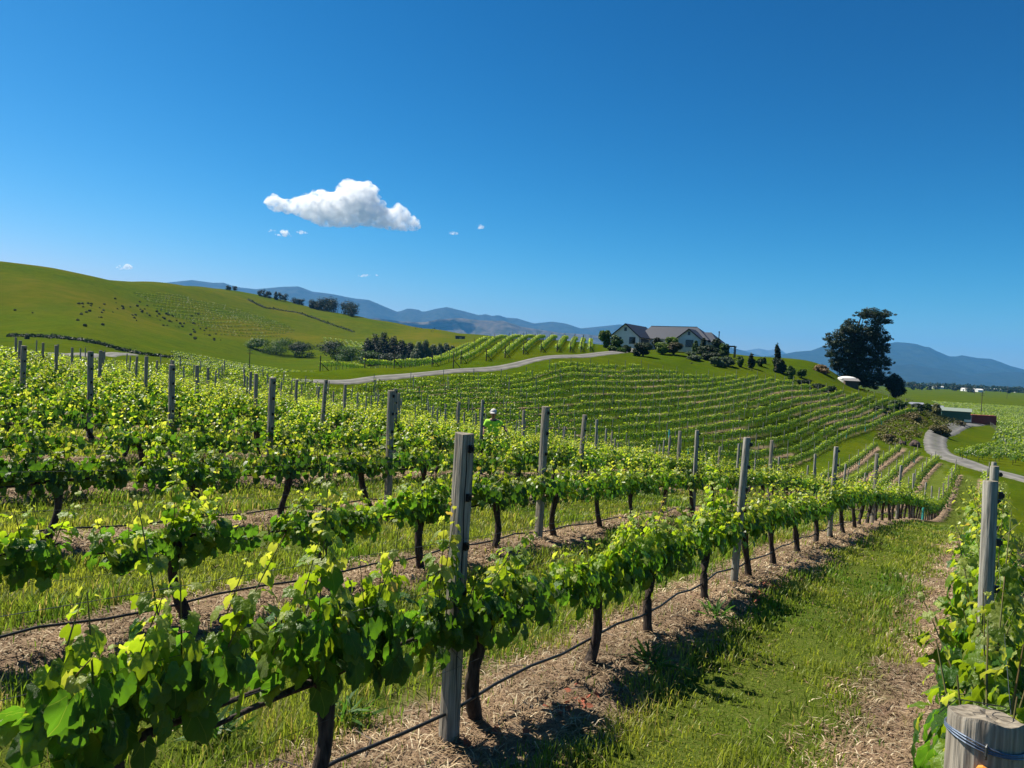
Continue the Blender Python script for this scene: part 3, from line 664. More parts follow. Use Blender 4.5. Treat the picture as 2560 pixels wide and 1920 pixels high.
for j, p in enumerate(UP):
    root = empty('strainer_post', (p.x, p.y, gz(p.x, p.y)), 0, label=f'dark end post {NTH[j]} from the left along the drive, braced at its row', cat='post', group='end posts beside the drive')
    obj('shaft', sp_me.mesh('shaft', M['brown_wood'], M['wood_end']) if j == 0 else UPM, root); UPM = root.children[0].data
    BR = MB().tube([(.05, .05, 1.1), (.9, .9, .12)], .05, 6).mesh('brace', M['brown_wood']) if j == 0 else BR
    obj('brace', BR, root)
p = W(1133, 106); root = empty('strainer_post', p, 0, label='tall dark post with slanting brace just below the drive', cat='post'); obj('shaft', UPM, root).scale = (1, 1, 1.15); obj('brace', BR, root)

# the thick cut-off post at the lower right
x, y = 1.128, 1.75; zt = -.762; gzv = gz(x, y)
root = empty('strainer_post', (x, y, gzv), RZ, label='thick grey post cut off flat at the lower right corner', cat='post')
b = MB(); n = 26; g = random.Random(5); Ht = zt-gzv; v = []; zs = np.concatenate([np.linspace(-.3, Ht-.03, 14), [Ht-.008, Ht]])
prof = [1+g.uniform(-.022, .022) for _ in range(n)]
for i, z in enumerate(zs):
    for j in range(n):
        k = .077*prof[j]*(1.0+.10*(1-z/Ht)*.6)*(.975 if i == len(zs)-1 else 1)
        v.append((k*math.cos(2*math.pi*j/n), k*math.sin(2*math.pi*j/n), z+(.004*math.sin(j*1.1) if i > len(zs)-3 else 0)-(.012*math.cos(2*math.pi*j/n) if i > 12 else 0)))
f = [(i*n+j, i*n+(j+1) % n, (i+1)*n+(j+1) % n, (i+1)*n+j) for i in range(len(zs)-1) for j in range(n)]
b.add(v, f, 0); last = v[-n:]; b.build('shaft', M['wood'], root, smooth=True)
b = MB(); rg = [last]; vv = list(last)
for q in (.7, .4): vv += [(p[0]*q, p[1]*q, p[2]-.002+g.uniform(-.003, .002)) for p in last]
vv.append((0, 0, last[0][2]-.003)); ff = []
for r0 in (0, 1):
    for j in range(n): ff.append((r0*n+j, r0*n+(j+1) % n, (r0+1)*n+(j+1) % n, (r0+1)*n+j))
ff += [(2*n+j, 2*n+(j+1) % n, 3*n) for j in range(n)]; b.add(vv, ff); b.build('cut_top', M['wood_end'], root)
b = MB()
for q in range(3):
    b.tube([(.0805*math.cos(a), .0805*math.sin(a), Ht-.046+.016*math.cos(a-2.0)-.0055*q+.002*math.sin(3*a+q)) for a in np.linspace(0, 2*math.pi, 29)], .0022, 5, caps=False)
b.build('wire_loop', M['blue_wire'], root)
cam_a = math.atan2(-y, -x)-RZ
ha = cam_a+.06; hx, hy = .083*math.cos(ha), .083*math.sin(ha)
b = MB(); b.tube([(hx*.98, hy*.98, Ht-.034), (hx*1.05, hy*1.05, Ht-.038), (hx*1.06, hy*1.06, Ht-.057), (hx*1.0, hy*1.0, Ht-.066)], .0035, 6); b.build('staple', M['wire'], root)
b = MB(); ux, uy = math.cos(ha-.05), math.sin(ha-.05); tx, ty = -uy, ux; prof2 = [(-.018, -.09), (.018, -.09), (.014, -.03), (.0135, -.012), (.009, -.002), (0, .001), (-.009, -.002), (-.0135, -.012), (-.014, -.03)]
v = [(ux*r_+tx*a*1.0, uy*r_+ty*a, Ht-.084+c) for r_ in (.077, .092) for a, c in prof2]; n9 = len(prof2)
b.add(v, [tuple(range(n9-1, -1, -1)), tuple(range(n9, 2*n9))]+[(i, (i+1) % n9, n9+(i+1) % n9, n9+i) for i in range(n9)])
br_ = b.build('orange_bracket', M['orange'], root)
b = MB(); b.tube([(ux*.091, uy*.091, Ht-.097), (ux*.0955, uy*.0955, Ht-.097)], .0055, 10); b.build('bolt', M['wire'], br_)
b = MB(); b.tube([(.045+.02*math.cos(a), -.02+.02*math.sin(a), Ht+.004+.01*a/6) for a in np.linspace(0, 5, 10)]+[(.03, .06, Ht+.012), (-.01, .095, Ht-.02)], .0013, 4); b.build('loose_wire', M['black'], root)

# ---------------------------------------------------------------- wires and drip hoses along the nearest rows
def run(k, s0, s1, h, rad, n, sag=0., wob=0., off=-.03, seed=0, name='trellis_wire', m_='wire', **kw):
    g = np.random.default_rng(seed+100); b = MB(); pts = []
    for s in np.arange(s0, s1, .45 if rad > .005 else .9):
        x, y = xy(s, row_t(k)+off+wob*math.sin(s*1.7+seed)); ph = ((s-2.65) % 1.45)/1.45
        pts.append((x, y, gz(x, y)+h-sag*4*ph*(1-ph)+g.normal(0, wob*.15)))
    b.tube(pts, rad, n, caps=False); return b.build(name, M[m_], smooth=True, **kw)
for k, s0, s1 in ((-1, 2.1, 22), (0, .3, 46), (1, 1.2, 34), (2, 2.2, 30), (3, 3.4, 28)):
    nm = 'right-hand row' if k == -1 else rowname(k)
    for q, hgt in enumerate((.47, .70, .93, 1.18)):
        if k > 1 and q > 2: continue
        run(k, s0, s1, hgt, .0012, 4, off=-.045, seed=k*7+q, label=f'{["lowest", "second", "third", "top"][q]} thin steel wire stretched along the {nm}' + (' back from the lane' if k > 0 else ' beside the grass lane' if k == 0 else ' behind the cut-off post'), cat='wire', group='trellis wires')
    run(k, s0, s1, .26 if k == 0 else .19, .0095, 6, sag=.05, wob=.02, off=.0, seed=k+50, name='drip_hose', m_='black', label=f'black drip hose hanging low along the {nm}' + (' back from the lane' if k > 0 else ' beside the grass lane' if k == 0 else ' behind the cut-off post'), cat='hose', group='drip hoses')

# ---------------------------------------------------------------- teal vine guards
gd = MB().tube([(0, 0, 0), (0, 0, .55)], .05, 6).mesh('vine_guard', M['teal'])
def guard(x, y, z, lab, sc=1.): o = obj('vine_guard', gd, loc=(x, y, z)); o.scale = (sc, sc, sc); tag(o, lab, 'vine guard', 'teal sleeves round young vines')
x, y = xy(36.6, row_t(0)-.25); guard(x, y, gz(x, y), 'teal plastic sleeve at the far end of the front row by the lane', .95)
x, y = xy(28, row_t(3)); guard(x, y, gz(x, y)+1.72, 'pale teal sleeve stuck on a post top right of the worker', .55)
for n, (i, f, lab) in enumerate(((0, .62, 'teal sleeve in the lowest hill row, left one'), (0, .70, 'teal sleeve in the lowest hill row, middle of its sleeves'), (0, .78, 'teal sleeve in the lowest hill row, right one'), (1, .80, 'teal sleeve halfway along the second lowest hill row'), (1, .815, 'teal sleeve right beside another, second lowest hill row'), (2, .3, 'teal sleeve at the left of the third lowest hill row'), (1, .95, 'pale teal sleeve near the right end of the second lowest hill row'))):
    mm, q0, q1 = hill_row(i); x, y = mm*Mv+(q0+(q1-q0)*f)*H; guard(x, y-.2, gz(x, y), lab, 1.25)
for k, s, lab in ((2, 104, 'teal sleeve near the road end of the third row'), (3, 92, 'teal sleeve in the fourth row where it crosses the hollow'), (4, 98, 'teal sleeve in the fifth row beyond the hollow')):
    x, y = xy(s, row_t(k)-.2); guard(x, y, gz(x, y), lab, 1.3)

# ---------------------------------------------------------------- drive and road
def road(name, pts, width, lift, label):
    pts = [np.array(p[:2]) for p in pts]; q = []
    for i in range(len(pts)-1):
        p0, p1, p2, p3 = pts[max(i-1, 0)], pts[i], pts[i+1], pts[min(i+2, len(pts)-1)]
        for f in np.linspace(0, 1, 14, endpoint=False): q.append(.5*((2*p1)+(-p0+p2)*f+(2*p0-5*p1+4*p2-p3)*f*f+(-p0+3*p1-3*p2+p3)*f**3))
    q.append(pts[-1]); q = np.array(q); dv = np.gradient(q, axis=0); dv /= np.linalg.norm(dv, axis=1, keepdims=True); nv = np.stack([-dv[:, 1], dv[:, 0]], -1)
    g = np.random.default_rng(3); cols = []
    for c in np.linspace(-1, 1, 9):
        e = q+nv*(c*width/2+(g.normal(0, .15, (len(q), 1)) if abs(c) == 1 else 0)); z = gz(e[:, 0], e[:, 1])+lift*(1-.5*c*c)-(.25 if abs(c) == 1 else 0); cols.append(np.c_[e, z])
    cs = np.linspace(-1, 1, 9)[None]; ww = g.random((len(q), 1)); wear = .82+.42*np.exp(-((np.abs(cs)-.5)/.17)**2)+g.normal(0, .06, (len(q), 9)); edge_ = (np.abs(cs) > .9)*(.4+.5*ww)+(np.abs(cs) < .2)*(ww > .45)*.30
    rc = np.stack([wear*(1-edge_*.45), wear*(1-edge_*.25), wear*(1-edge_*.8)], -1)
    V = np.stack(cols, 1); n = len(q); I = np.arange(n*9).reshape(n, 9); Q = np.stack([I[:-1, :-1], I[1:, :-1], I[1:, 1:], I[:-1, 1:]], -1).reshape(-1, 4)[:, ::-1]
    return obj(name, mesh_np(name, V.reshape(-1, 3), quads=Q, mats=[M['gravel']], smooth=True, col=rc.reshape(-1, 3).astype(np.float32)), label=label, kind='structure')
road('drive', [W(700, 80), W(800, 83), W(880, 86), W(1000, 93), W(1150, 103), W(1300, 116), W(1450, 136), W(1540, 160), W(1590, 178)], 3.3, .14, 'pale gravel drive climbing between the vine blocks to the house')
road('road', [W(2700, 66), W(2560, 74), W(2470, 84), W(2400, 95), W(2350, 106), W(2338, 120), W(2352, 138), W(2385, 160), W(2420, 186), W(2450, 208), W(2470, 225)], 3.7, .18, 'pale gravel road bending below the hill towards the sheds')
road('farm_yard', [HIT(150, 888), HIT(200, 890), HIT(270, 889), HIT(330, 886)], 5, .3, 'grey strip of farm track behind the left vines')

# ---------------------------------------------------------------- grass and straw close by
def blades(n, rmax, dens, hfun, colfun, keep, flat=False, seed=1):
    g = np.random.default_rng(seed); th = np.radians(g.uniform(-40, 40, n)); r = .9+(rmax-.9)*g.random(n)**dens
    x = r*np.sin(th); y = r*np.cos(th); t = x*N[0]+y*N[1]; u = (t-T0)/TW; dist = np.where(t < 1.25, np.abs(t+.1)*.60, np.abs(u-np.round(u))*TW) + vnoise(x, y, 1.3, 11)*.16 + vnoise(x, y, 4, 12)*.07
    k = keep(g, x, y, dist, r); x, y, dist, r = x[k], y[k], dist[k], r[k]; n = len(x)
    z = gz(x, y); u2 = (x*N[0]+y*N[1]-T0)/TW; d0 = np.abs(u2-np.round(u2))*TW
    z = z+(np.exp(-(d0/.42)**2)*.05+vnoise(x, y, 1.6, 1)*.025+vnoise(x, y, 5, 2)*.018+vnoise(x, y, 14, 3)*.008)*np.clip((45-r)/20, 0, 1)
    h = hfun(g, x, y, dist, r); w = (.0011+.00062*r)*g.uniform(.6, 1.3, n)*(1.0 if flat else 1); a = g.uniform(0, 2*math.pi, n); dx, dy = np.cos(a), np.sin(a)
    if flat: bend = h; up_ = g.uniform(.01, .14, n)*h
    else: bend = h*g.uniform(.15, .9, n); up_ = h
    b0 = np.stack([x-dy*w, y+dx*w, z-.01], -1); b1 = np.stack([x+dy*w, y-dx*w, z-.01], -1)
    mx, my = x+dx*bend*.38, y+dy*bend*.38; mz = z+up_*(.62 if not flat else .9)+(.012 if flat else 0); ww = w*.8
    m0 = np.stack([mx-dy*ww, my+dx*ww, mz], -1); m1 = np.stack([mx+dy*ww, my-dx*ww, mz], -1)
    tp = np.stack([x+dx*bend, y+dy*bend, z+up_*(1 if not flat else .5)+(.012 if flat else 0)], -1)
    V = np.stack([b0, b1, m0, m1, tp], 1).reshape(-1, 3); I = np.arange(n)[:, None]*5
    F = np.concatenate([I+[0, 1, 3], I+[0, 3, 2], I+[2, 3, 4]]); c = np.repeat(colfun(g, x, y, dist, r), 5, 0)
    return V, F, c
def lane(x, y): return (x*N[0]+y*N[1] < T0) & (x*N[0]+y*N[1] > -.1)
def g_keep(g, x, y, dist, r):
    p = np.clip((dist-.34)/.18, .05, 1)+.5*np.clip(vnoise(x, y, 1.9, 41)-.45, 0, 1); p = p*np.clip(.72+vnoise(x, y, .9, 21)*.5+vnoise(x, y, 3.3, 22)*.4, .06, 1); return g.random(len(x)) < p
def g_h(g, x, y, dist, r):
    edge = np.exp(-((dist-.62)/.2)**2); tuft = np.clip(vnoise(x, y, 1.7, 23), 0, 1); L = lane(x, y)
    return (.024+.06*edge+.07*tuft*(~L)+.03*tuft*L+.025*(~L))*g.uniform(.5, 1.5, len(x))
def g_c(g, x, y, dist, r):
    n = len(x); v = np.clip(.5+vnoise(x, y, .8, 24)*.4+vnoise(x, y, 2.7, 25)*.3, 0, 1)[:, None]; c = np.array([.080, .160, .016])*(1-v)+np.array([.25, .27, .04])*v
    dryp = np.clip(.10+vnoise(x, y, 1.1, 26)*.2, .02, .4)[:, None]; c = np.where(g.random((n, 1)) < dryp, np.array([.30, .25, .10]), c); return c*g.uniform(.7, 1.3, (n, 1))
V, F, c = blades(440000, 30, .9, g_h, g_c, g_keep, seed=5)
obj('grass', mesh_np('grass', V, F, mats=[M['grass']], col=c), label='green grass growing in the lanes between the near vine rows', cat='grass', kind='stuff')
def s_keep(g, x, y, dist, r): return g.random(len(x)) < np.clip((.62-dist)/.16, .010, 1)
def s_h(g, x, y, dist, r): return g.uniform(.05, .17, len(x))
def s_c(g, x, y, dist, r):
    n = len(x); v = g.random((n, 1)); c = np.array([.40, .29, .17])*(1-v)+np.array([.20, .125, .075])*v; c = np.where(g.random((n, 1)) < .15, np.array([.60, .50, .34]), c); return c*(.8+.35*vnoise(x, y, 2.2, 31)[:, None])
V, F, c = blades(220000, 20, .85, s_h, s_c, s_keep, flat=True, seed=6)
obj('dry_straw', mesh_np('dry_straw', V, F, mats=[M['straw']], col=c), label='dry cut straw lying in strips under the vines', cat='straw', kind='stuff')
# dead twigs and a few red dry leaves lying under the front row
b = MB(); g = random.Random(8)
for i in range(70):
    s = g.uniform(1.5, 14); x, y = xy(s, T0+g.gauss(-.1, .25)); a = g.uniform(0, 6); L = g.uniform(.1, .35); z = gz(x, y)+.05
    b.tube([(x, y, z), (x+L*.5*math.cos(a), y+L*.5*math.sin(a), z+.03), (x+L*math.cos(a+.4), y+L*math.sin(a+.4), z+.01)], .004, 4)
b.build('dead_twigs', mat('dead_twig', (.16, .13, .11), .9), label='dead prunings lying on the straw under the front row', cat='twigs', kind='stuff')
pos = []; nrm = []
for cx_, sdv, cnt in ((4.4, -.25, 24), (3.9, -.12, 14), (9.3, -.35, 26), (8.7, -.4, 14)):
    for _ in range(cnt): x, y = xy(cx_+g.gauss(0, .16), T0+sdv+g.gauss(0, .06)); pos.append((x, y, gz(x, y)+.055)); nrm.append((g.gauss(0, .5), g.gauss(0, .5), 1))
pos = np.array(pos); nrm = np.array(nrm); V, F, c = scatter(LEAF[1], pos, nrm, np.random.default_rng(3).normal(0, 1, pos.shape), np.full(len(pos), .06), np.repeat(np.array([[.28, .085, .05]]), len(pos), 0)*np.random.default_rng(4).uniform(.6, 1.2, (len(pos), 1)))
obj('fallen_leaves', mesh_np('fallen_leaves', V, F, mats=[M['straw']], col=c), label='reddish dead leaves lying beneath the front row', cat='dead leaves', kind='stuff')
# broad-leaved weeds
for n, (s, dt, lab) in enumerate(((3.2, .55, 'leafy green weed behind the big split post, left'), (5.6, -.35, 'grass tuft in the straw right of the big split post'), (1.9, -.55, 'green weed tuft at the lower left near the front row'), (7.4, -.3, 'small weed in the straw below the front row'), (2.6, .9, 'tall weed left of the big split post in the grass'))):
    g2 = np.random.default_rng(60+n); x, y = xy(s, T0+dt); m_ = 60; pos = g2.normal(0, .05, (m_, 3)); pos[:, 2] = np.abs(pos[:, 2]); out = pos*[1, 1, .2]+g2.normal(0, .02, (m_, 3)); tip = out*10+[0, 0, .6]
    V, F, c = scatter((np.array([(-.06, 0, 0), (.06, 0, 0), (.05, .6, .02), (-.05, .6, .02), (0, 1, -.05)]), np.array([(0, 1, 2), (0, 2, 3), (3, 2, 4)])), pos, g2.normal(0, .6, (m_, 3))+[0, 0, 1], tip, g2.uniform(.09, .2, m_), np.repeat([[.05, .12, .02]], m_, 0)*g2.uniform(.7, 1.3, (m_, 1)))
    o = obj('weed', mesh_np('weed', V, F, mats=[M['grass']], col=c), loc=(x, y, gz(x, y)+.03), label=lab, cat='weed', group='weeds under the front row')

# ---------------------------------------------------------------- trees and shrubs
def crown(lobes, n, size, c0, c1, seed, upl=.5):
    """leaf clumps spread through and over a set of lobes (centre, radii)"""
    g = np.random.default_rng(seed); vol = np.array([r[0]*r[1]*r[2] for _, r in lobes])**.67; pick = g.choice(len(lobes), n, p=vol/vol.sum())
    cc = np.array([l[0] for l in lobes], float)[pick]; rr = np.array([l[1] for l in lobes], float)[pick]; d = g.normal(0, 1, (n, 3)); d /= np.linalg.norm(d, axis=1, keepdims=True)
    rad = g.random(n)**.35*(1+.16*np.sin(d[:, 0]*9+pick)*np.cos(d[:, 2]*7+pick)); pos = cc+d*rr*rad[:, None]
    nrm = d+g.normal(0, .5, (n, 3))+[0, 0, upl]; tip = d*.8+g.normal(0, .5, (n, 3))+[0, 0, -.3]; v = g.random((n, 1))**1.3; col = np.array(c0)*(1-v)+np.array(c1)*v
    lobev = g.uniform(.8, 1.2, len(lobes))[pick][:, None]
    return scatter(LEAF[2], pos, nrm, tip, size*g.uniform(.6, 1.4, n), col*lobev)
def tree(name, loc, lobes, n, size, c0, c1, label, cat='tree', group=None, trunk=None, seed=0, limbs=True):
    root = empty(name, loc, 0, label=label, cat=cat, group=group)
    V, F, c = crown(lobes, n, size, c0, c1, seed); obj('crown', mesh_np('crown', V, F, mats=[M['tree_leaf']], col=c), root, kind='stuff')
    b = MB(); top = max(l[0][2] for l in lobes); rt = trunk or .03*top
    b.tube([(0, 0, -.4), (.02*top, 0, top*.3), (0, .02*top, top*.65), (lobes[0][0][0]*.3, 0, top*.9)], [rt*1.3, rt, rt*.65, rt*.2], 7)
    if limbs:
        for c_, r_ in lobes[:10]: b.tube([(0, 0, max(.1*top, c_[2]*.45)), (c_[0]*.5, c_[1]*.5, c_[2]*.75), tuple(c_)], [rt*.5, rt*.3, rt*.08], 5)
    b.build('trunk', M['tree_bark'], root); return root
def lobes_round(w, h, n, seed, base=.2):
    g = random.Random(seed); out = []
    for i in range(n):
        a = g.uniform(0, 6.28); q = g.random()**.6; z = h*(base+g.random()*(.92-base)); k = 1-abs(z/h-.5)*.75; out.append(((w*.36*q*k*math.cos(a), w*.36*q*k*math.sin(a), z), (w*g.uniform(.17, .27), w*g.uniform(.17, .27), h*g.uniform(.15, .24))))
    return out
def lobes_cone(w, h, n, seed):
    g = random.Random(seed); return [((w*.12*g.uniform(-1, 1)*(1-i/n), w*.12*g.uniform(-1, 1)*(1-i/n), h*(.08+.84*i/n)), (w*.5*(1-i/n)**.8+.1*w*.5, w*.5*(1-i/n)**.8+.1*w*.5, h*.12)) for i in range(n)]
def shrub(px, d, w, h, col0, col1, label, group=None, name='shrub', seed=0, dens=1., cat='shrub', rel=None, cone=False, py=None):
    p = W(px, d) if py is None else AT(px, py, d); lb = lobes_cone(w, h, 6, seed) if cone else lobes_round(w, h, 9, seed, .12)
    sz = max(.10, .0011*d); w *= 1.75 if px < 1830 else 1.5; h *= 1.45 if px < 1830 else 1.32; n = int(min(5200, max(260, 6.5*w*h/(sz*sz)))*dens)
    return tree(name, p, lb, n, sz*2.0, col0, col1, label, cat, group, seed=seed, trunk=.05*h)
DK = ((.010, .022, .010), (.026, .048, .016)); MG = ((.030, .065, .012), (.080, .135, .022)); LG = ((.07, .13, .018), (.17, .22, .03)); PINE = ((.007, .016, .011), (.016, .034, .020)); GREY = ((.06, .09, .05), (.13, .16, .09))
# the great dark conifer by the tank: several tops, gaps between its limbs
tp_ = W(2130, 184); k_ = 184/F0
def L_(px, py, rw, rh, dy=0): return (((px-2130)*k_, dy, (972-py)*k_+.2), (rw*k_*.97, rw*k_*.9, rh*k_*.95))
g = random.Random(2)
lob = [L_(2168, 788, 24, 13), L_(2150, 795, 16, 10), L_(2205, 790, 14, 8), L_(2185, 806, 22, 12), L_(2175, 828, 26, 16), L_(2208, 808, 9, 6), L_(2112, 815, 12, 9), L_(2120, 830, 28, 15), L_(2095, 845, 22, 14), L_(2148, 848, 32, 18), L_(2185, 852, 26, 16),
       L_(2065, 855, 8, 12), L_(2080, 868, 22, 13), L_(2118, 872, 34, 18), L_(2160, 880, 34, 20), L_(2200, 875, 18, 16), L_(2212, 850, 9, 8), L_(2075, 892, 14, 10), L_(2100, 905, 28, 18), L_(2140, 915, 34, 22), L_(2185, 912, 30, 20), L_(2215, 905, 9, 8), L_(2085, 925, 14, 10),
       L_(2120, 940, 30, 20), L_(2165, 945, 36, 22), L_(2200, 945, 14, 14), L_(2135, 960, 26, 14), L_(2175, 965, 24, 12)]
extra = []
for c_, r_ in lob:
    for q in range(9):
        a = g.uniform(0, 6.28); extra.append(((c_[0]+r_[0]*1.0*math.cos(a), c_[1]+g.uniform(-2.5, 2.5), c_[2]+r_[2]*1.0*math.sin(a)), (r_[0]*.30, r_[0]*.26, r_[2]*.20)))
tree('conifer_tree', tp_, lob+extra, 60000, .30, (.006, .014, .008), (.036, .062, .026), 'great dark conifer with ragged top standing beside the white tank', trunk=.55, seed=12)
shrub(2235, 182, 5.6, 5.6, *DK, 'rounded dark tree right of the great conifer', name='broadleaf_tree', seed=3, cat='tree')
# shrubs and small trees round the house, on its lawn and along its bank
for n, (px, d, w, h, cc, lab, cone) in enumerate((
    (1512, 172, 2.8, 4.0, LG, 'tall light green shrub at the left corner of the house', 0), (1540, 170, 3.4, 2.8, MG, 'bushy green shrub under the left gable window', 0),
    (1568, 166, 1.9, 1.7, DK, 'small dark round bush beside the drive by the house', 0), (1530, 163, 2.2, .95, MG, 'low clipped bush left of the drive end', 0), (1551, 163, 2.4, .95, MG, 'low clipped bush nearest the top of the drive', 0),
    (1607, 156, 4.4, 2.5, DK, 'large dark round bush in front of the garage', 0), (1591, 155, 1.8, 1.2, DK, 'lower dark bush at the left foot of the large round one', 0), (1655, 166, 3.8, 2.3, LG, 'yellow-green bush right of the large round bush', 0), (1641, 177, 2.4, 2.6, DK, 'dark shrub at the right of the garage door', 0),
    (1676, 176, 3.2, 3.4, LG, 'bright green shrub left of the right-hand gable', 0), (1684, 167, 5.0, 2.6, ((.03, .035, .012), (.075, .06, .02)), 'brownish dark mound of shrub below the right-hand gable', 0),
    (1738, 174, 1.5, 3.3, MG, 'narrow green conifer in front of the right-hand gable', 1), (1757, 173, 1.6, 4.2, DK, 'tallest narrow conifer right of the right-hand gable', 1), (1770, 165, 5.2, 3.0, DK, 'wide dark bush below the narrow conifers', 0),
    (1730, 162, 4.2, 1.5, GREY, 'low grey-green shrub at the top of the lawn', 0), (1790, 173, 2.5, 3.6, DK, 'dark shrub at the right end of the house', 0), (1811, 170, 2.8, 3.3, MG, 'green leafy shrub beside the pergola', 0),
    (1793, 157, 3.0, 2.0, GREY, 'grey-green young tree leftmost on the lawn', 0), (1816, 158, 3.0, 1.9, GREY, 'second grey-green young tree on the lawn', 0), (1851, 159, 1.7, 2.2, MG, 'small forked tree on the lawn right of the grey-green pair', 0), (1878, 160, 1.5, 2.7, DK, 'small dark tree on the lawn slope', 0),
    (1898, 165, 1.8, 1.6, MG, 'low spreading tree near the lawn skyline', 0), (1911, 170, .6, 1.7, DK, 'thin little conifer on the lawn skyline', 1), (1941, 165, 1.3, 5.2, DK, 'slim tall tree rising behind the round bush on the lawn', 0), (1946, 161, 3.3, 2.7, DK, 'round dense bush below the slim tall tree', 0),
    (1977, 156, 1.7, 2.5, MG, 'spindly small tree right of the round lawn bush', 0), (2003, 160, 1.9, 2.0, MG, 'small bushy tree farthest right on the lawn', 0), (2010, 152, 3.0, 1.1, DK, 'low dark hedge bush on the bank, left end', 0), (2045, 152, 3.2, 1.0, DK, 'low dark hedge bush on the bank, middle', 0), (2078, 153, 2.6, 1.0, DK, 'low dark hedge bush on the bank beside the tank', 0),
    (2056, 172, 3.8, 1.6, ((.20, .12, .06), (.36, .24, .12)), 'dry tan scrub on the bare bank left of the conifer', 0), (2283, 140, 3.6, 1.5, ((.075, .065, .022), (.20, .155, .07)), 'brown feathery tussock mound on the bank', 0), (2348, 130, 3.6, 1.6, ((.06, .06, .018), (.18, .14, .055)), 'brown tussock mound beside the road bend', 0),
    (2225, 113, 2.2, 1.1, ((.08, .07, .025), (.20, .15, .08)), 'dry tussock clump above the short vine rows', 0), (2397, 170, 2.4, .9, ((.05, .05, .025), (.16, .13, .07)), 'scruffy flax clump where the road meets the yard', 0), (2205, 142, 4.0, 1.0, DK, 'dark scrub at the top right edge of the hill rows', 0), (2240, 150, 4.2, 1.4, MG, 'green scrub below the rounded dark tree', 0), (2290, 158, 3.5, 1.3, DK, 'dark green scrub left of the spiky tree', 0),
    (2339, 170, 2.8, 2.8, ((.06, .07, .02), (.20, .19, .07)), 'spiky yellow-green tree by the green shed', 0), (2316, 175, 2.2, 1.8, MG, 'small green bush left of the spiky tree', 0))):
    shrub(px, d, w, h, *cc, lab, 'garden shrubs and trees on the house hill', seed=100+n, cone=bool(cone), name='shrub', dens=.8)
items = []; g2 = np.random.default_rng(44)
def tussocks(poly, n, lo, hi, c0, c1, sz=.34):
    pp = np.array([(p.x, p.y) for p in poly]); k = 0
    while k < n:
        q = g2.uniform(pp.min(0), pp.max(0))
        if not inside(pp, q[:1], q[1:2])[0]: continue
        h = g2.uniform(lo, hi); V, F, c = crown([((0, 0, h*.4), (h*.7, h*.7, h*.6))], 14, sz, c0, c1, int(k), 1.2); items.append((turned(V, 0, q[0], q[1], gz(q[0], q[1])), F, c, 0)); k += 1
ol = ((.045, .055, .015), (.13, .12, .035)); br = ((.06, .065, .016), (.17, .145, .05))
edge = [HIT(px, py, 90) for px, py in ((1640, 905), (1740, 910), (1840, 922), (1930, 935), (2010, 950), (2100, 968), (2190, 985), (2290, 1012), (2290, 1000), (2190, 970), (2090, 950), (2010, 934), (1930, 920), (1840, 908), (1740, 900))]
tussocks(edge, 520, .3, .9, *ol)
tussocks([W(2195, 110), W(2260, 112), W(2300, 120), W(2320, 150), W(2290, 152), W(2240, 140), W(2190, 125)], 230, .25, .7, *br)
tussocks([W(2290, 156), W(2340, 150), W(2410, 172), W(2400, 185), W(2330, 175)], 160, .3, 1.0, *ol)
merge('tussock_grass', items, [M['tree_leaf']], label='olive and brown tussock grass along the edges of the hill', cat='tussock grass', kind='stuff')
b = MB(); p = W(2272, 112)
for i in range(12): b.blob((p.x+random.uniform(-1.4, 1.4), p.y+random.uniform(-.6, .6), p.z+random.uniform(.1, .6)), random.uniform(.25, .5), i)
b.build('rock_pile', mat('dark_rock', (.12, .085, .07), .9, (.05, .035, .03), 2), label='pile of dark rocks at the foot of the brown bank', cat='rocks')

# trees on the valley floor and on the far hills
def tall(px, d, top): z = W(px, d).z; return max(1.5, ray(px, top)[1]*d-z)
TREES = [(640, 425, 847, 34, 0, LG, 'rounded light tree at the left of the valley clump'), (690, 420, 846, 64, 0, MG, 'broad willow-like tree in the middle of the left valley clump'), (755, 418, 858, 48, 0, DK, 'darker tree at the right of the left valley clump'),
         (838, 385, 855, 60, 0, DK, 'dark rounded tree standing alone between the two valley clumps'), (865, 375, 868, 52, 0, MG, 'lower green tree leaning right of the lone dark tree'),
         (918, 345, 842, 30, 1, PINE, 'leftmost dark conifer of the valley stand'), (936, 350, 832, 32, 1, PINE, 'second dark conifer of the valley stand'), (958, 347, 825, 34, 1, PINE, 'tallest dark conifer of the valley stand'), (982, 352, 838, 34, 1, PINE, 'fourth dark conifer of the valley stand'), (1004, 350, 848, 32, 1, PINE, 'fifth dark conifer of the valley stand'), (1024, 350, 854, 30, 1, PINE, 'rightmost dark conifer of the valley stand'),
         (925, 325, 882, 46, 0, MG, 'low green willow before the dark conifers, left'), (975, 322, 880, 46, 0, DK, 'low dark willow before the dark conifers, right'), (1046, 330, 852, 24, 1, GREY, 'first poplar right of the dark conifers'), (1062, 333, 847, 24, 1, GREY, 'tallest poplar right of the dark conifers'), (1082, 336, 858, 22, 1, GREY, 'third poplar right of the dark conifers'), (1098, 336, 856, 22, 1, GREY, 'fourth poplar right of the dark conifers'), (1114, 338, 855, 22, 1, GREY, 'fifth poplar right of the dark conifers'), (1130, 338, 862, 22, 1, GREY, 'last poplar at the right of the valley stand')]
for n, (px, d, top, wpx, cone, cc, lab) in enumerate(TREES):
    h = tall(px, d, top)*1.04; w = wpx*d/F0*(1.75 if cone else 1.35); p = W(px, d); lb = lobes_cone(w, h, 9, n) if cone else lobes_round(w*1.25, h, 14, n, .18)
    tree('conifer_tree' if cone else 'broadleaf_tree', p, lb, 3200, .62, *cc, lab, group='trees in the valley', seed=300+n, limbs=False)
g = random.Random(4)
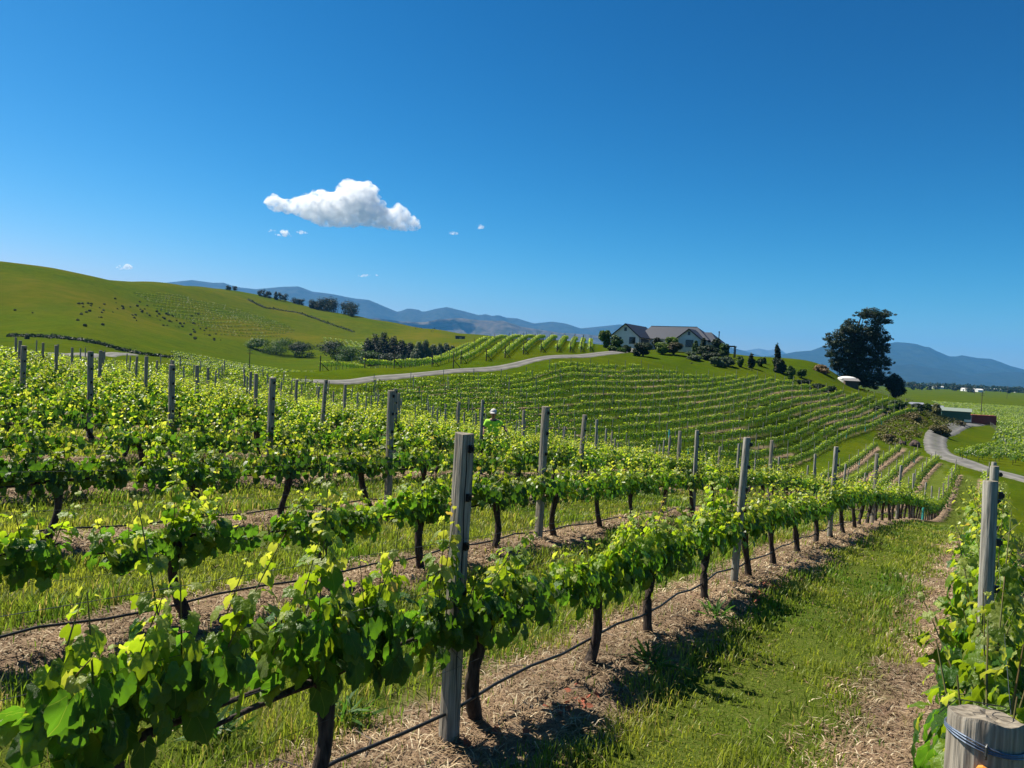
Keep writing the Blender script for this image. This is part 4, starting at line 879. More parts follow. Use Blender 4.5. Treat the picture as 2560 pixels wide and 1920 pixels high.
for n in range(38):
    px = 775+g.random()*115; d = 800-(px-775)*.35+g.uniform(-14, 14); h = (20 if px > 800 else 12)*g.uniform(.75, 1.15)*d/F0*1.6; w = h*g.uniform(1.1, 1.4)
    if n > 25: px = g.choice([572, 588, 610, 633, 650, 662, 672, 689, 700, 712, 735, 745, 757]); d = 805+g.uniform(0, 10); h = g.uniform(4, 8); w = h*1.25
    if n == 26: px, h, w = 688, 8, 4
    tree('pine_tree', W(px, d), lobes_round(w, h, 8, n, .1), 420, .95, *PINE, 'dark pine in the clump along the far left ridge' if n <= 25 else 'small dark tree on the skyline left of the ridge pines', group='pines of the ridge clump' if n <= 25 else 'small trees along the ridge', seed=500+n, limbs=False)
for n in range(92):
    px, py = (190+g.random()*190, 775+g.gauss(0, 15)) if n < 40 else (30+g.random()*560, 760+g.random()*90) if n < 52 else (385+(n-52)*4.0+g.gauss(0, 9), 785+(n-52)*1.7+g.gauss(0, 9))
    d = 380+(800-py)*1.15; o = None
    p = HIT(px, py, 150); r_ = g.uniform(.35, .9); b = MB(); b.blob((0, 0, r_*.4), (r_, r_, r_*.75), n, .3, 7)
    b.build('shrub', M.setdefault('gorse', mat('dark_scrub', (.022, .034, .014), .95, (.012, .02, .01), 1)), loc=p, label='small dark shrub dotted on the grassy left hill', cat='shrub', group='dark shrubs scattered on the left hill')
items = []; g2 = np.random.default_rng(15)
for n in range(260):
    px = 20+n*1.95; p = W(px, 266+g2.normal(0, 1.5)); r_ = g2.uniform(.25, .85) if px < 480 else .3; V, F, c = crown([((0, 0, r_*.5), (r_*1.2, r_, r_*.7))], 26, .7, DK[0], DK[1], n); items.append((turned(V, 0, p.x, p.y, p.z), F, c, 0))
items_h = items
for a_, b_ in (((620, 750), (661, 770)), ((661, 770), (740, 782)), ((740, 782), (796, 800)), ((796, 800), (882, 831)), ((1040, 822), (1110, 818)), ((1080, 830), (1130, 818)), ((925, 797), (970, 803))):
    A_, B_ = HIT(*a_, 300), HIT(*b_, 300)
    for f in np.linspace(0, 1, 34): x, y = A_.x+(B_.x-A_.x)*f, A_.y+(B_.y-A_.y)*f; V, F, c = crown([((0, 0, .5), (1.5, 1.5, .8))], 10, 1.2, *DK, int(f*90)); items.append((turned(V, 0, x, y, gz(x, y)), F, c, 0))
merge('hedgerow', items, [M['tree_leaf']], label='rough dark hedge lines crossing the left hills and their foot', cat='hedgerow', kind='stuff')
# distant trees and homesteads on the right-hand plain
g = random.Random(21)
for n in range(34):
    px = 2215+g.random()*350; d = g.uniform(1050, 2300); h = g.uniform(6, 13)
    tree('broadleaf_tree', W(px, d), lobes_round(h*1.3, h, 6, n, .15), 170, 2.2, *DK, 'distant dark tree among the farms on the right-hand plain', group='distant trees on the plain', seed=700+n, limbs=False)
items = []
for n in range(420):
    px = 2180+g.random()*420; d = g.choice([1500, 1900, 2300, 2500, 2600])+g.uniform(-60, 60); p = W(px, d); h = g.uniform(5, 12); V, F, c = crown([((0, 0, h*.5), (h*.9, h*.7, h*.5))], 24, 4.5, *DK, 900+n); items.append((turned(V, 0, p.x, p.y, p.z), F, c, 0))
for n in range(150):
    px = 1540+g.random()*20-110+g.random()*60; d = 430+g.uniform(0, 20)
    p = W(1410+n*.62, 300); V, F, c = crown([((0, 0, 3), (1.2, 1.2, 3.4))], 14, 1.6, *PINE, 1500+n); items.append((turned(V, 0, p.x, p.y, p.z), F, c, 0))
merge('tree_belt', items, [M['tree_leaf']], label='dark shelter belts and woods far across the plain', cat='trees', kind='stuff')
for n, (px, d, w, lab) in enumerate(((2345, 1500, 22, 'white farm building far off near the dark plain trees'), (2412, 1250, 10, 'small pale farmhouse, left of three on the plain'), (2420, 1240, 9, 'small pale farmhouse, middle of three on the plain'), (2428, 1230, 11, 'small pale farmhouse, right of three on the plain'), (2447, 1220, 9, 'lone pale farmhouse right of the three on the plain'), (2500, 1650, 46, 'long white sheds far right below the mountain'), (2545, 1500, 14, 'pale building at the far right of the plain'), (2283, 1900, 26, 'reddish-roofed building behind the rounded dark tree'))):
    p = W(px, d); root = empty('farm_building', p, g.uniform(-.3, .3), label=lab, cat='building', group='farm buildings on the plain')
    MB().box(-w/2, w/2, -4, 4, -.5, 3.4).build('wall', M['white'], root)
    MB().add([(-w/2-.3, -4.4, 3.35), (w/2+.3, -4.4, 3.35), (w/2+.3, 0, 5.2), (-w/2-.3, 0, 5.2), (w/2+.3, 4.4, 3.35), (-w/2-.3, 4.4, 3.35)], [(0, 1, 2, 3), (3, 2, 4, 5), (0, 3, 5), (1, 4, 2), (0, 5, 4, 1)]).build('roof', M['white' if n != 7 else 'orange_paint'], root)

# ---------------------------------------------------------------- the house on the hill
hp_ = W(1527, 182); hroot = empty('house', hp_, R(-30), label='pale single-storey house with grey hipped and gabled roofs on the hilltop', cat='house')
EV, TH = 2.6, .14
def part(name, mb, m_, parent=hroot, **k): return mb.build(name, m_, parent, **k)
def gable_wing(x0, x1, y0, y1, rise, name):
    xm = (x0+x1)/2; b = MB(); b.add([(x0, y0, -1), (x1, y0, -1), (x1, y0, EV), (xm, y0, EV+rise-.12), (x0, y0, EV), (x0, y1, -1), (x1, y1, -1), (x1, y1, EV), (x0, y1, EV)], [(0, 1, 2, 3, 4), (1, 6, 7, 2), (5, 0, 4, 8), (6, 5, 8, 7)]); part('wall', b, M['render_wall'])
    o = .35; k = rise/((x1-x0)/2); e = EV-o*k
    b = MB()
    for s_, xe in ((-1, x0-o), (1, x1+o)): b.add([(xe, y0-o, e), (xm, y0-o, EV+rise), (xm, y1, EV+rise), (xe, y1, e), (xe, y0-o, e-TH), (xm, y0-o, EV+rise-TH), (xm, y1, EV+rise-TH), (xe, y1, e-TH)], [(0, 1, 2, 3) if s_ > 0 else (3, 2, 1, 0), (4, 5, 6, 7), (0, 4, 5, 1), (0, 3, 7, 4), (2, 3, 7, 6)])
    rf = part('roof', b, M['roof'])
    b = MB()
    for xe in (x0-o, x1+o): b.add([(xe, y0-o-.03, e-TH-.12), (xm, y0-o-.03, EV+rise-TH-.12), (xm, y0-o-.03, EV+rise+.03), (xe, y0-o-.03, e+.03)], [(0, 1, 2, 3), (3, 2, 1, 0)])
    part('fascia', b, M['fascia'], rf)
    part('gutter', MB().box(x1+o, x1+o+.12, y0-o, y1, e-TH-.05, e-.01), M['fascia'], rf)
def window(x, z, w, h, y, side=False):
    b = MB()
    fr = MB().box(x-w/2-.08, x+w/2+.08, y-.05, y+.02, z-.08, z+h+.08) if not side else MB().box(y-.02, y+.05, x-w/2-.08, x+w/2+.08, z-.08, z+h+.08)
    f_ = part('window', fr, M['fascia'])
    gl = MB().box(x-w/2, x+w/2, y-.07, y-.045, z, z+h) if not side else MB().box(y+.045, y+.07, x-w/2, x+w/2, z, z+h)
    part('pane', gl, M['glass'], f_)
gable_wing(0, 7.0, 0, 13.5, 2.85, 'left'); gable_wing(14.6, 20.2, 4.2, 9, 2.15, 'right')
window(3.5, 3.75, .45, .7, 0); window(1.9, .95, 1.2, 1.2, 0); window(5.3, .8, 1.35, 1.4, 0); window(17.4, 3.35, .4, .65, 4.2); window(17.6, .6, 1.6, 1.5, 4.2)
dd = part('garage_door', MB().box(7.0, 7.06, 1.2, 6.2, 0, 2.05), M['door'])
for q in range(4): part('panel', MB().box(7.06, 7.085, 1.3, 6.1, .08+q*.49, .52+q*.49), M['door'], dd)
part('downpipe', MB().box(7.0, 7.1, .12, .22, -.5, 2.3), M['fascia'])
part('side_door', MB().box(7.0, 7.05, 7.6, 8.7, 0, 2.05), M['glass'])
b = MB(); b.box(6.8, 20.8, 7.0, 14.8, -1, EV-.2); part('wall', b, M['render_wall'])
b = MB(); x0, x1, y0, y1, rz_, ins = 3.6, 21.4, 6.5, 15.3, EV+2.95, 4.2
b.add([(x0, y0, EV-.25), (x1, y0, EV-.25), (x1, y1, EV-.25), (x0, y1, EV-.25), (x0+2.2, (y0+y1)/2, rz_), (x1-ins, (y0+y1)/2, rz_)], [(0, 1, 5, 4), (1, 2, 5), (2, 3, 4, 5), (3, 0, 4), (3, 2, 1, 0)]); rf = part('roof', b, M['roof'])
part('ridge_cap', MB().box(x0+2.2, x1-ins, (y0+y1)/2-.12, (y0+y1)/2+.12, rz_-.04, rz_+.06), M['fascia'], rf)
b = MB(); b.box(20.8, 22.6, 8.0, 14, -1.2, EV-.6); part('wall', b, M['render_wall'])
b = MB(); x0, x1, y0, y1, rz_ = 18, 23.2, 7.4, 14.6, EV+1.75
b.add([(x0, y0, EV-.6), (x1, y0, EV-.6), (x1, y1, EV-.6), (x0, y1, EV-.6), (x0, 11, rz_), (x1-2.6, 11, rz_)], [(0, 1, 5, 4), (1, 2, 5), (2, 3, 4, 5), (3, 0, 4), (3, 2, 1, 0)]); part('roof', b, M['roof'])
part('flue', MB().tube([(22.9, 9.4, 1.5), (22.9, 9.4, 4.3)], .11, 8).tube([(22.9, 9.4, 4.3), (22.9, 9.4, 4.55)], .17, 8), M['fascia'])
p = W(1826, 172); root = empty('pergola', p, R(-25), label='dark timber pergola frame at the right end of the garden', cat='pergola')
for dx in (-.75, .75):
    for dy in (0, 1.6): MB().box(dx-.1, dx+.1, dy-.1, dy+.1, -.5, 2.35).build('post', M['brown_wood'], root)
for dy in (0, 1.6): MB().box(-1.0, 1.0, dy-.09, dy+.09, 2.35, 2.55).build('beam', M['brown_wood'], root)
for q in range(4): MB().box(-.75+q*.45, -.67+q*.45, -.3, 1.9, 2.55, 2.66).build('rafter', M['brown_wood'], root)

# ---------------------------------------------------------------- tank, sheds, container
p = W(2117, 176); root = empty('water_tank', p, 0, label='white domed water tank beside the great conifer', cat='tank')
b = MB(); b.tube([(0, 0, -.5), (0, 0, 1.35)], 2.0, 24); b.build('body', M['white'], root, smooth=False)
b = MB(); v = []; nn = 24
for i in range(6):
    a = i/5*math.pi/2
    for j in range(nn): v.append((2.06*math.cos(a)*math.cos(6.2832*j/nn), 2.06*math.cos(a)*math.sin(6.2832*j/nn), 1.34+.62*math.sin(a)))
b.add(v, [(i*nn+j, i*nn+(j+1) % nn, (i+1)*nn+(j+1) % nn, (i+1)*nn+j) for i in range(5) for j in range(nn)]); b.build('dome', M['white'], root, smooth=True)
p = W(2128, 172); root = empty('wooden_shed', p, R(-12), label='small brown board shed in front of the white tank', cat='shed')
MB().box(-1.5, 1.3, -1, 1, -.5, 1.5).build('wall', M['brown_wood'], root)
for q in range(9): MB().box(-1.5+q*.311, -1.5+q*.311+.28, -1.03, -1.003, -.3, 1.46).build('plank', M['brown_wood'], root)
MB().add([(-1.75, -1.3, 1.45), (1.55, -1.3, 1.45), (1.55, 1.2, 2.0), (-1.75, 1.2, 2.0), (-1.75, -1.3, 1.37), (1.55, -1.3, 1.37), (1.55, 1.2, 1.92), (-1.75, 1.2, 1.92)], [(0, 1, 2, 3), (4, 7, 6, 5), (0, 4, 5, 1), (1, 5, 6, 2), (0, 3, 7, 4)]).build('roof', mat('grey_sheet', (.22, .21, .21), .6), root)
def shed(px, d, L, w, h, rz, wm, rm, label, name='farm_shed', sides=True):
    p = W(px, d); root = empty(name, p, rz, label=label, cat='shed')
    MB().box(-L/2, L/2, -w/2, w/2, -1, h).build('wall', wm, root)
    for q in range(int(L/.6)): MB().box(-L/2+q*.6+.04, -L/2+q*.6+.12, -w/2-.03, -w/2-.002, -.5, h-.05).build('cladding_rib', wm, root)
    MB().add([(-L/2-.3, -w/2-.3, h), (L/2+.3, -w/2-.3, h), (L/2+.3, 0, h+w*.16), (-L/2-.3, 0, h+w*.16), (L/2+.3, w/2+.3, h), (-L/2-.3, w/2+.3, h)], [(0, 1, 2, 3), (3, 2, 4, 5), (0, 3, 5), (1, 4, 2), (0, 5, 4, 1)]).build('roof', rm, root); return root
r_ = shed(2388, 204, 6.6, 5, 2.5, R(-28), M['shed_green'], M['roof_pale'], 'green steel shed with pale roof beside the yard')
MB().box(3.3, 3.35, -1.2, 1.2, -.2, 2.2).build('door', M['roof_pale'], r_)
shed(2328, 265, 6.5, 5, 2.3, R(-14), M['fascia'], M['roof_blue'], 'dark low shed with shiny bluish roof behind the bank')
shed(2290, 275, 4, 4, 2.0, R(-14), M['white'], M['roof_blue'], 'pale roof end half hidden behind the bank')
p = W(2455, 207); root = empty('shipping_container', p, R(-12), label='red shipping container with orange open end in the yard', cat='container')
MB().box(-2.9, 3.0, -1.2, 1.2, .1, 2.6).build('body', M['red'], root)
for q in range(18): MB().box(-2.8+q*.32, -2.64+q*.32, -1.25, -1.202, .2, 2.5).build('corrugation', M['red'], root)
MB().box(-2.96, -2.905, -1.2, 1.2, .1, 2.6).build('end_wall', M['orange_paint'], root); MB().box(-2.99, -2.965, -.95, .2, .2, 1.5).build('opening_shade', M['black'], root)  # black panel on the end wall paints in the shaded inside
MB().add([(-2.92, -1.2, .1), (-3.9, -1.75, .1), (-3.9, -1.75, 2.55), (-2.92, -1.2, 2.55), (-2.9, -1.24, .1), (-3.88, -1.79, .1), (-3.88, -1.79, 2.55), (-2.9, -1.24, 2.55)], [(0, 1, 2, 3), (7, 6, 5, 4), (0, 4, 5, 1), (3, 2, 6, 7), (1, 5, 6, 2)]).build('open_door', M['orange_paint'], root)
p = W(2419, 202); root = empty('parked_van', p, R(-31), label='small white van parked between the green shed and red container', cat='van')
b = MB(); b.add([(-.8, -1.9, .35), (.8, -1.9, .35), (.8, 1.9, .35), (-.8, 1.9, .35), (-.8, -1.9, .95), (.8, -1.9, .95), (.72, -1.1, 1.05), (-.72, -1.1, 1.05), (.68, -.6, 1.9), (-.68, -.6, 1.9), (.7, 1.85, 1.95), (-.7, 1.85, 1.95)], [(0, 3, 2, 1), (0, 1, 5, 4), (4, 5, 6, 7), (7, 6, 8, 9), (9, 8, 10, 11), (3, 11, 10, 2), (1, 2, 10, 8, 6, 5), (0, 4, 7, 9, 11, 3)]); b.build('body', M['white'], root)
MB().add([(-.62, -1.09, 1.1), (.62, -1.09, 1.1), (.6, -.66, 1.8), (-.6, -.66, 1.8)], [(0, 1, 2, 3)]).build('windscreen', M['glass'], root)
for sx_ in (-.78, .66):
    for sy_ in (-1.25, 1.25): MB().tube([(sx_, sy_, .32), (sx_+.12, sy_, .32)], .32, 12).build('wheel', M['black'], root)
p = W(1150, 588); root = empty('farm_hut', p, R(8), label='small dark hay hut with pale doorway on the far green hill', cat='hut')
MB().box(-3.6, 3.6, -1.6, 1.6, -1, 2.3).build('wall', M['fascia'], root); MB().box(-.6, 1.1, -1.72, -1.603, -.5, 1.6).build('doorway', mat('hay', (.5, .4, .25), .9), root); MB().box(-3.9, 3.9, -2, 2, 2.3, 2.55).build('roof', M['brown_wood'], root)
def pole(px, d, h, label, arms=2):
    p = W(px, d); root = empty('utility_pole', p, 0, label=label, cat='utility pole')
    MB().tube([(0, 0, -.5), (0, 0, h)], [.17, .11], 8).build('shaft', M['brown_wood'], root)
    for q in range(arms): MB().box(-.9, .9, -.06, .06, h-.5-q*.9, h-.36-q*.9).build('crossarm', M['brown_wood'], root)
    for q in range(4): MB().tube([(-.8+q*.53, 0, h-.36), (-.8+q*.53, 0, h-.18)], .05, 6).build('insulator', M['white'], root)
pole(623, 238, 6.9, 'grey power pole standing in the left valley'); pole(2452, 300, 9.2, 'dark power pole behind the red container'); pole(2517, 700, 12, 'distant pole at the right of the plain', 1); pole(2436, 900, 12, 'distant pole left of the far plain poles', 1)
p0 = W(2476, 202); root = empty('field_fence', p0, 0, label='grey post and wire fence curving round the yard lawn', cat='fence')
pts = [W(2476+i*3.2, 202-i*5.2) for i in range(9)]+[W(2506+i*1.5, 153-i*5.5) for i in range(8)]
for p in pts: MB().tube([(p.x-p0.x, p.y-p0.y, p.z-p0.z-.2), (p.x-p0.x, p.y-p0.y, p.z-p0.z+1.15)], .07, 5).build('post', M['wood_round'], root)
for hh in (.35, .7, 1.05): MB().tube([(p.x-p0.x, p.y-p0.y, p.z-p0.z+hh) for p in pts], .012, 4).build('rail_wire', M['wire'], root)

# ---------------------------------------------------------------- the worker among the vines
x, y = xy(17.4, 11.72); x += .27; wz = gz(x, y); root = empty('person', (x, y, wz), R(-8), label='worker in yellow-green hi-vis shirt and pale cap standing among the vines', cat='person')
root.scale = (.95, .95, .95)
def skin_mesh(name, verts, edges, m_, parent, root_i=0, sub=2):
    me = bpy.data.meshes.new(name); me.from_pydata([v[:3] for v in verts], edges, []); o = obj(name, me, parent); me.materials.append(m_)
    md = o.modifiers.new('skin', 'SKIN'); md.use_smooth_shade = True
    if not me.skin_vertices: me.skin_vertices.new()
    for i, v in enumerate(verts):
        sv_ = me.skin_vertices[0].data[i]; sv_.radius = (v[3], v[4] if len(v) > 4 else v[3]); sv_.use_root = (i == root_i)
    o.modifiers.new('sub', 'SUBSURF').levels = sub; o.modifiers['sub'].render_levels = sub; return o
BV = [(0, .02, .93, .13, .10), (0, .0, 1.10, .12, .09), (0, -.03, 1.28, .145, .10), (0, -.06, 1.40, .10, .08), (0, -.085, 1.47, .052), (0, -.115, 1.55, .068, .075), (0, -.135, 1.63, .078, .09), (0, -.13, 1.70, .05, .06),
      (-.17, -.055, 1.38, .06), (-.26, -.10, 1.14, .042), (-.25, -.29, 1.00, .030), (-.245, -.35, .965, .034, .02), (.17, -.055, 1.38, .06), (.35, -.10, 1.20, .042), (.47, -.27, 1.06, .030), (.49, -.33, 1.03, .034, .02),
      (-.09, .02, .86, .095), (-.10, -.01, .48, .06), (-.10, .03, .09, .042), (-.11, -.12, .03, .038, .03), (.09, .02, .86, .095), (.11, -.02, .48, .06), (.11, .03, .09, .042), (.12, -.12, .03, .038, .03)]
BE = [(0, 1), (1, 2), (2, 3), (3, 4), (4, 5), (5, 6), (6, 7), (3, 8), (8, 9), (9, 10), (10, 11), (3, 12), (12, 13), (13, 14), (14, 15), (0, 16), (16, 17), (17, 18), (18, 19), (0, 20), (20, 21), (21, 22), (22, 23)]
for h_, sg in ((11, -1), (15, 1)):
    hx, hy, hz = BV[h_][:3]
    for q, (dx, ln) in enumerate(((-.024, .062), (-.008, .075), (.008, .072), (.024, .058))):
        n0 = len(BV); BV.append((hx+dx, hy-.035, hz-.012, .0095)); BV.append((hx+dx*1.15, hy-.035-ln*.55, hz-.035, .0085)); BV.append((hx+dx*1.2, hy-.03-ln*.75, hz-.065, .0075)); BE += [(h_, n0), (n0, n0+1), (n0+1, n0+2)]
    n0 = len(BV); BV.append((hx-sg*.035, hy-.005, hz-.015, .011)); BV.append((hx-sg*.05, hy-.035, hz-.035, .009)); BE += [(h_, n0), (n0, n0+1)]
skin_mesh('body', BV, BE, M['skin'], root)
skin_mesh('shirt', [(0, .02, .90, .175, .135), (0, .0, 1.08, .165, .13), (0, -.035, 1.27, .185, .135), (0, -.06, 1.385, .13, .105), (-.175, -.055, 1.375, .088), (-.235, -.085, 1.20, .082), (.175, -.055, 1.375, .088), (.28, -.085, 1.27, .082)], [(0, 1), (1, 2), (2, 3), (3, 4), (4, 5), (3, 6), (6, 7)], M['hivis'], root)
skin_mesh('trousers', [(0, .02, .92, .15, .12), (-.09, .02, .84, .11), (-.10, -.01, .48, .08), (-.10, .03, .10, .07), (.09, .02, .84, .11), (.11, -.02, .48, .08), (.11, .03, .10, .07)], [(0, 1), (1, 2), (2, 3), (0, 4), (4, 5), (5, 6)], M['navy'], root)
b = MB(); v = []; nn = 16
for i in range(7):
    a = i/6*math.pi/2
    for j in range(nn): v.append((.098*math.cos(a)*math.cos(6.2832*j/nn), -.125+.118*math.cos(a)*math.sin(6.2832*j/nn), 1.655+.105*math.sin(a)))
b.add(v, [(i*nn+j, i*nn+(j+1) % nn, (i+1)*nn+(j+1) % nn, (i+1)*nn+j) for i in range(6) for j in range(nn)]); cap_ = b.build('cap', M['cap'], root, smooth=True)
b = MB(); v = [(.09*math.cos(a), -.125+.105*math.sin(a), 1.662) for a in np.linspace(math.pi, 2*math.pi, 9)]+[(.08*math.cos(a), -.165+.165*math.sin(a), 1.632) for a in np.linspace(math.pi, 2*math.pi, 9)]
b.add(v, [(i, i+1, i+10, i+9) for i in range(8)]); b.add([(q[0], q[1], q[2]-.006) for q in v], [(i+9, i+10, i+1, i) for i in range(8)]); b.build('visor', M['cap'], cap_)
MB().blob((0, -.235, 1.585), (.014, .022, .024), 1, .02, 8).build('nose', M['skin'], root, smooth=True)
for sx_ in (-.032, .032): MB().blob((sx_, -.205, 1.612), (.013, .01, .008), 1, .02, 8).build('eye', M['navy'], root, smooth=True)
for sx_ in (-.085, .085): MB().blob((sx_, -.115, 1.595), (.012, .022, .034), 1, .02, 8).build('ear', M['skin'], root, smooth=True)
MB().blob((0, -.208, 1.545), (.026, .012, .007), 1, .02, 8).build('mouth', mat('lips', (.2, .08, .07), .6), root, smooth=True)
b = MB(); b.tube([(.095*math.cos(a), -.07+.07*math.sin(a)-.01, 1.43-.02*math.sin(a)*-1) for a in np.linspace(0, 6.2832, 17)], .017, 6, caps=False); b.build('collar', M['navy'], root, smooth=True)

# ---------------------------------------------------------------- mountains, clouds and the hazy air
def mountain(name, pts, D, depth, c0, c1, label, seed, rough=.16):
    xs = np.array([p[0] for p in pts], float); ys = np.array([p[1] for p in pts], float); px = np.linspace(xs[0], xs[-1], 190); py = np.interp(px, xs, ys)
    a, e = np.array([ray(p, q) for p, q in zip(px, py)]).T; X = a*D; Hh = e*D+25; rows = []
    fs = np.concatenate([np.linspace(0, 1, 46), np.linspace(1, 0, 14)[1:]]); m_ = 0
    for i, f in enumerate(fs):
        back_ = i >= 46; yy = D-depth*(1-f) if not back_ else D+depth*.7*(1-f)
        spur = np.zeros(len(X))
        for o_, (fr, am) in enumerate(((9/depth, 1), (18/depth, .55), (40/depth, .3), (90/depth, .16))): spur += am*np.abs(vnoise(X+.35*yy+40*o_, np.full(len(X), yy)*.45, fr*.5, seed+o_))
        base_ = f**1.15; z = -25+Hh*base_*(1-(spur-.45)*rough*4*(1-f)**.6*(f > 0))
        rows.append(np.stack([X*(yy/D)**.5, np.full(len(X), yy), np.minimum(z, Hh*1.2-25)], -1))
    V = np.stack(rows); n0, n1 = V.shape[:2]; I = np.arange(n0*n1).reshape(n0, n1); Q = np.stack([I[:-1, :-1], I[:-1, 1:], I[1:, 1:], I[1:, :-1]], -1).reshape(-1, 4)
    mm = mat(name+'_cover', c0, .95, c1, .012, detail=9, spec=.1)
    return obj(name, mesh_np(name, V.reshape(-1, 3), quads=Q, mats=[mm], smooth=True), label=label, kind='structure')
FAR = [(330, 716), (400, 708), (480, 700), (532, 707), (559, 706.7), (588, 717), (638, 723), (706, 717), (747, 716), (781, 729), (830, 735), (882, 745.5), (923, 750), (977, 773), (995, 780), (1020, 771), (1045, 774), (1058, 780), (1090, 772), (1117, 767.5), (1160, 778), (1198, 788), (1216, 785), (1228, 790), (1246, 787.6), (1266, 794), (1293, 796), (1334, 808.6), (1381, 804), (1416, 809), (1451, 821), (1503, 816), (1549, 811), (1620, 822), (1700, 840), (1780, 855), (1831, 870), (1861, 877), (1920, 895), (2000, 915)]
mountain('mountains', FAR, 12000, 3000, (.012, .022, .018), (.035, .04, .03), 'blue mountain range along the skyline from left to the house', 3)
mountain('hills', [(820, 800), (900, 800), (940, 795), (1000, 803), (1060, 806), (1090, 799), (1150, 795), (1200, 801), (1260, 802), (1300, 816), (1400, 832), (1470, 836), (1560, 848), (1640, 870), (1700, 890)], 8000, 1800, (.10, .08, .06), (.03, .032, .022), 'tan bare foothills in front of the blue range', 11, .2)
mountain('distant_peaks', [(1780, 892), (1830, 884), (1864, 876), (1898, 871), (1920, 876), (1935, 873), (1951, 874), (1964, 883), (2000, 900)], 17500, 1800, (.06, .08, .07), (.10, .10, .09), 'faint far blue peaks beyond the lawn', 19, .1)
mountain('mountain', [(1840, 896), (1911, 891), (1961, 885), (1990, 879), (2027, 876.6), (2057, 866), (2130, 858), (2219, 859), (2241, 855), (2268, 857), (2291, 860), (2311, 866.6), (2324, 868), (2340, 877), (2374, 891), (2390, 891), (2405, 888), (2444, 895), (2477, 897), (2501, 905), (2525, 914.6), (2560, 923.6), (2640, 940), (2760, 955)], 10500, 2600, (.010, .018, .013), (.02, .03, .02), 'broad forested blue mountain on the right beyond the plain', 27, .12)
mountain('foothills', [(2150, 925), (2200, 917), (2278, 910), (2322, 919), (2379, 926), (2420, 938), (2470, 932), (2540, 930), (2660, 938)], 8300, 1400, (.010, .016, .011), (.018, .025, .017), 'lower dark foothills under the right-hand mountain', 33, .12)

cm = bpy.data.materials.new('cloud'); cm.use_nodes = True; n = cm.node_tree.nodes; l = cm.node_tree.links; n.remove(n['Principled BSDF'])
v1 = n.new('ShaderNodeVolumePrincipled'); v1.inputs['Color'].default_value = (1, 1, 1, 1); v1.inputs['Anisotropy'].default_value = .3
tc = n.new('ShaderNodeTexCoord'); nz = n.new('ShaderNodeTexNoise'); nz.inputs['Scale'].default_value = .014; nz.inputs['Detail'].default_value = 6; nz.inputs['Roughness'].default_value = .62; l.new(tc.outputs['Object'], nz.inputs['Vector'])
mr = n.new('ShaderNodeMapRange'); l.new(nz.outputs['Fac'], mr.inputs[0]); mr.inputs[1].default_value = .42; mr.inputs[2].default_value = .64; mr.inputs[3].default_value = 0; mr.inputs[4].default_value = .035; l.new(mr.outputs[0], v1.inputs['Density'])
l.new(v1.outputs[0], n['Material Output'].inputs['Volume'])
def ico(sub):
    import bmesh
    bm = bmesh.new(); bmesh.ops.create_icosphere(bm, subdivisions=sub, radius=1); V = np.array([v.co for v in bm.verts]); F = np.array([[v.index for v in f.verts] for f in bm.faces]); bm.free(); return V, F
IC = ico(3); IC3 = ico(2)
def cloud(name, outline, D, npuff, seed, label, rmax=1., deep=.5, vox=6.5):
    """puffs packed inside a silhouette at true distance"""
    g = np.random.default_rng(seed); poly = np.array(outline, float); lo, hi = poly.min(0), poly.max(0); items = []; k = 0; seg = np.roll(poly, -1, 0)-poly
    c0 = AT(*(lo+hi)/2, D); tries = 0
    while k < npuff and tries < npuff*60:
        tries += 1; q = g.uniform(lo, hi)
        if not inside(poly.tolist(), q[0], q[1]): continue
        tt = np.clip(((q-poly)*seg).sum(1)/(seg**2).sum(1), 0, 1); dist = np.linalg.norm(poly+seg*tt[:, None]-q, axis=1).min(); lim = (hi[1]-lo[1])*.26*rmax
        r = min(dist*1.12+.8, lim)*g.uniform(.45, 1.0); r = max(r, .9)
        p = AT(q[0], q[1], D); s = r*D/F0; spread = min(dist, lim*1.6)*D/F0*deep*1.6
        V, F = IC if r > 6 else IC3; nrm_ = V; ph = g.uniform(0, 50, 3)
        disp = sum(am*np.abs(np.sin(V[:, 0]*fr+ph[0]+1.7*np.sin(V[:, 1]*fr*.8+ph[1]))*np.sin(V[:, 1]*fr*1.1+ph[1]+1.3*np.sin(V[:, 2]*fr*.9+ph[2]))*np.cos(V[:, 2]*fr+ph[2])) for fr, am in ((3.1, .34), (6.5, .26), (13, .16)))
        Vd = V*(.78+disp)[:, None]*s*np.array([1.15, 1, .86])+np.array([p.x-c0.x, g.uniform(-spread, spread*.3), p.z-c0.z]); items.append((Vd, F, np.ones((len(Vd), 3)), 0)); k += 1
    o = merge(name, items, [cm], loc=c0, label=label, cat='cloud', group='white clouds')
    md = o.modifiers.new('union', 'REMESH'); md.mode = 'VOXEL'; md.voxel_size = vox; return o
O8 = lambda L: [(560+x/3.16, 420+y/3.16) for x, y in L]
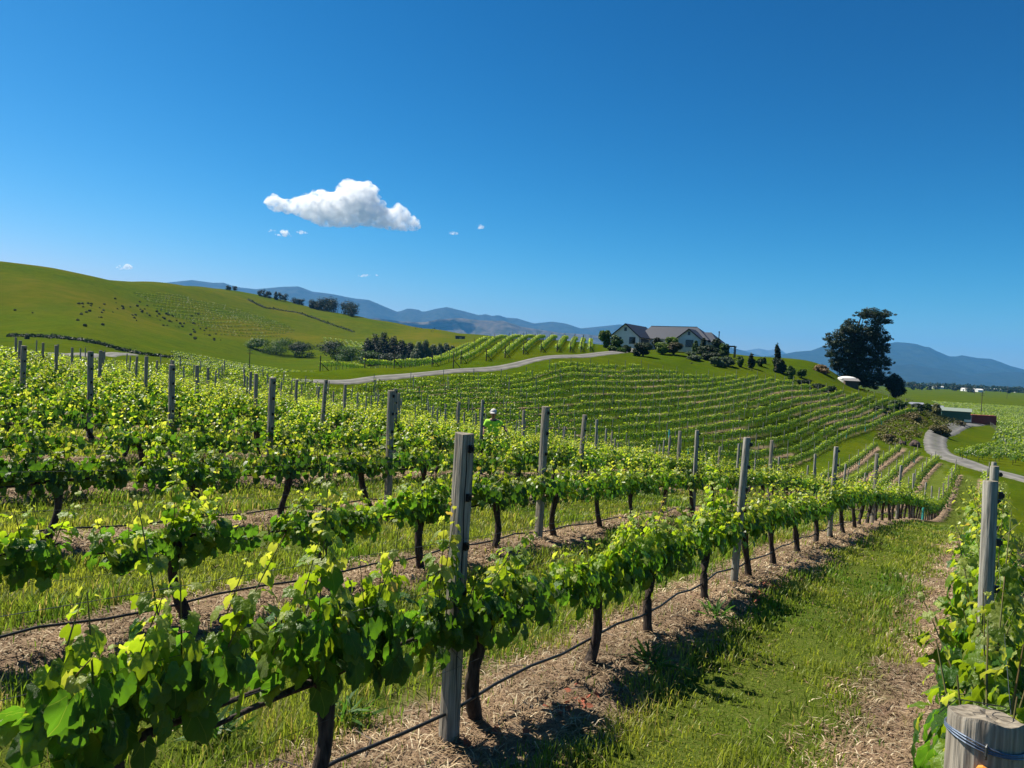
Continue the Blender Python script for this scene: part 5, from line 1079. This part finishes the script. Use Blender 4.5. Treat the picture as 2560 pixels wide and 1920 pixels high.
cloud('cloud', O8([(300, 270), (340, 225), (400, 212), (480, 240), (560, 240), (620, 228), (700, 205), (740, 182), (790, 168), (840, 192), (905, 185), (930, 140), (975, 95), (1050, 110), (1120, 98), (1160, 100), (1195, 165), (1215, 210), (1260, 290), (1310, 328), (1345, 300), (1390, 285), (1440, 310), (1480, 380), (1540, 400), (1575, 470), (1540, 505), (1400, 498), (1250, 485), (1100, 468), (900, 472), (770, 462), (640, 405), (520, 372), (430, 362), (340, 315)]), 8300, 420, 1, 'large white cumulus cloud with flat grey base')
for nm, outl, lab, D in (('a', [(320, 490), (350, 480), (420, 490), (500, 488), (540, 540), (500, 555), (420, 535)], 'thin white cloud wisp below the left of the large cloud', 12500), ('b', [(545, 505), (610, 490), (685, 522), (640, 530), (580, 520)], 'tiny cloud wisp just right of the wisp under the large cloud', 12500),
                         ('c', [(1760, 505), (1800, 498), (1868, 515), (1840, 530), (1780, 525)], 'small flat cloud right of the large cloud', 12500), ('d', [(2000, 470), (2025, 440), (2062, 465), (2040, 485), (2005, 485)], 'tiny round cloud farthest right in the sky', 12500), ('e', [(1045, 850), (1110, 835), (1160, 845), (1130, 865), (1080, 862)], 'small white cloud low over the mountains', 13500), ('f', [(1190, 830), (1222, 850), (1205, 855)], 'speck of cloud beside the low small cloud', 13500)):
    cloud('cloud', O8(outl), D, 26, ord(nm), lab, 1.3, .4, 5.)
cloud('cloud', [(288, 670), (300, 660), (317, 656), (330, 665), (337, 678), (315, 674), (295, 677)], 13500, 30, 9, 'small white cloud low over the left hill', 1.2, .4, 6.)

hz = bpy.data.materials.new('haze'); hz.use_nodes = True; n = hz.node_tree.nodes; l = hz.node_tree.links; n.remove(n['Principled BSDF'])
pv = n.new('ShaderNodeVolumePrincipled'); pv.inputs['Color'].default_value = (.12, .46, 1.0, 1); pv.inputs['Density'].default_value = 5e-5; pv.inputs['Anisotropy'].default_value = 0; l.new(pv.outputs[0], n['Material Output'].inputs['Volume'])
b = MB(); b.box(-21000, 21000, -21000, 21000, -36, 1090); b.build('haze', hz, label='thin blue haze lying over the plain and mountains', kind='stuff')
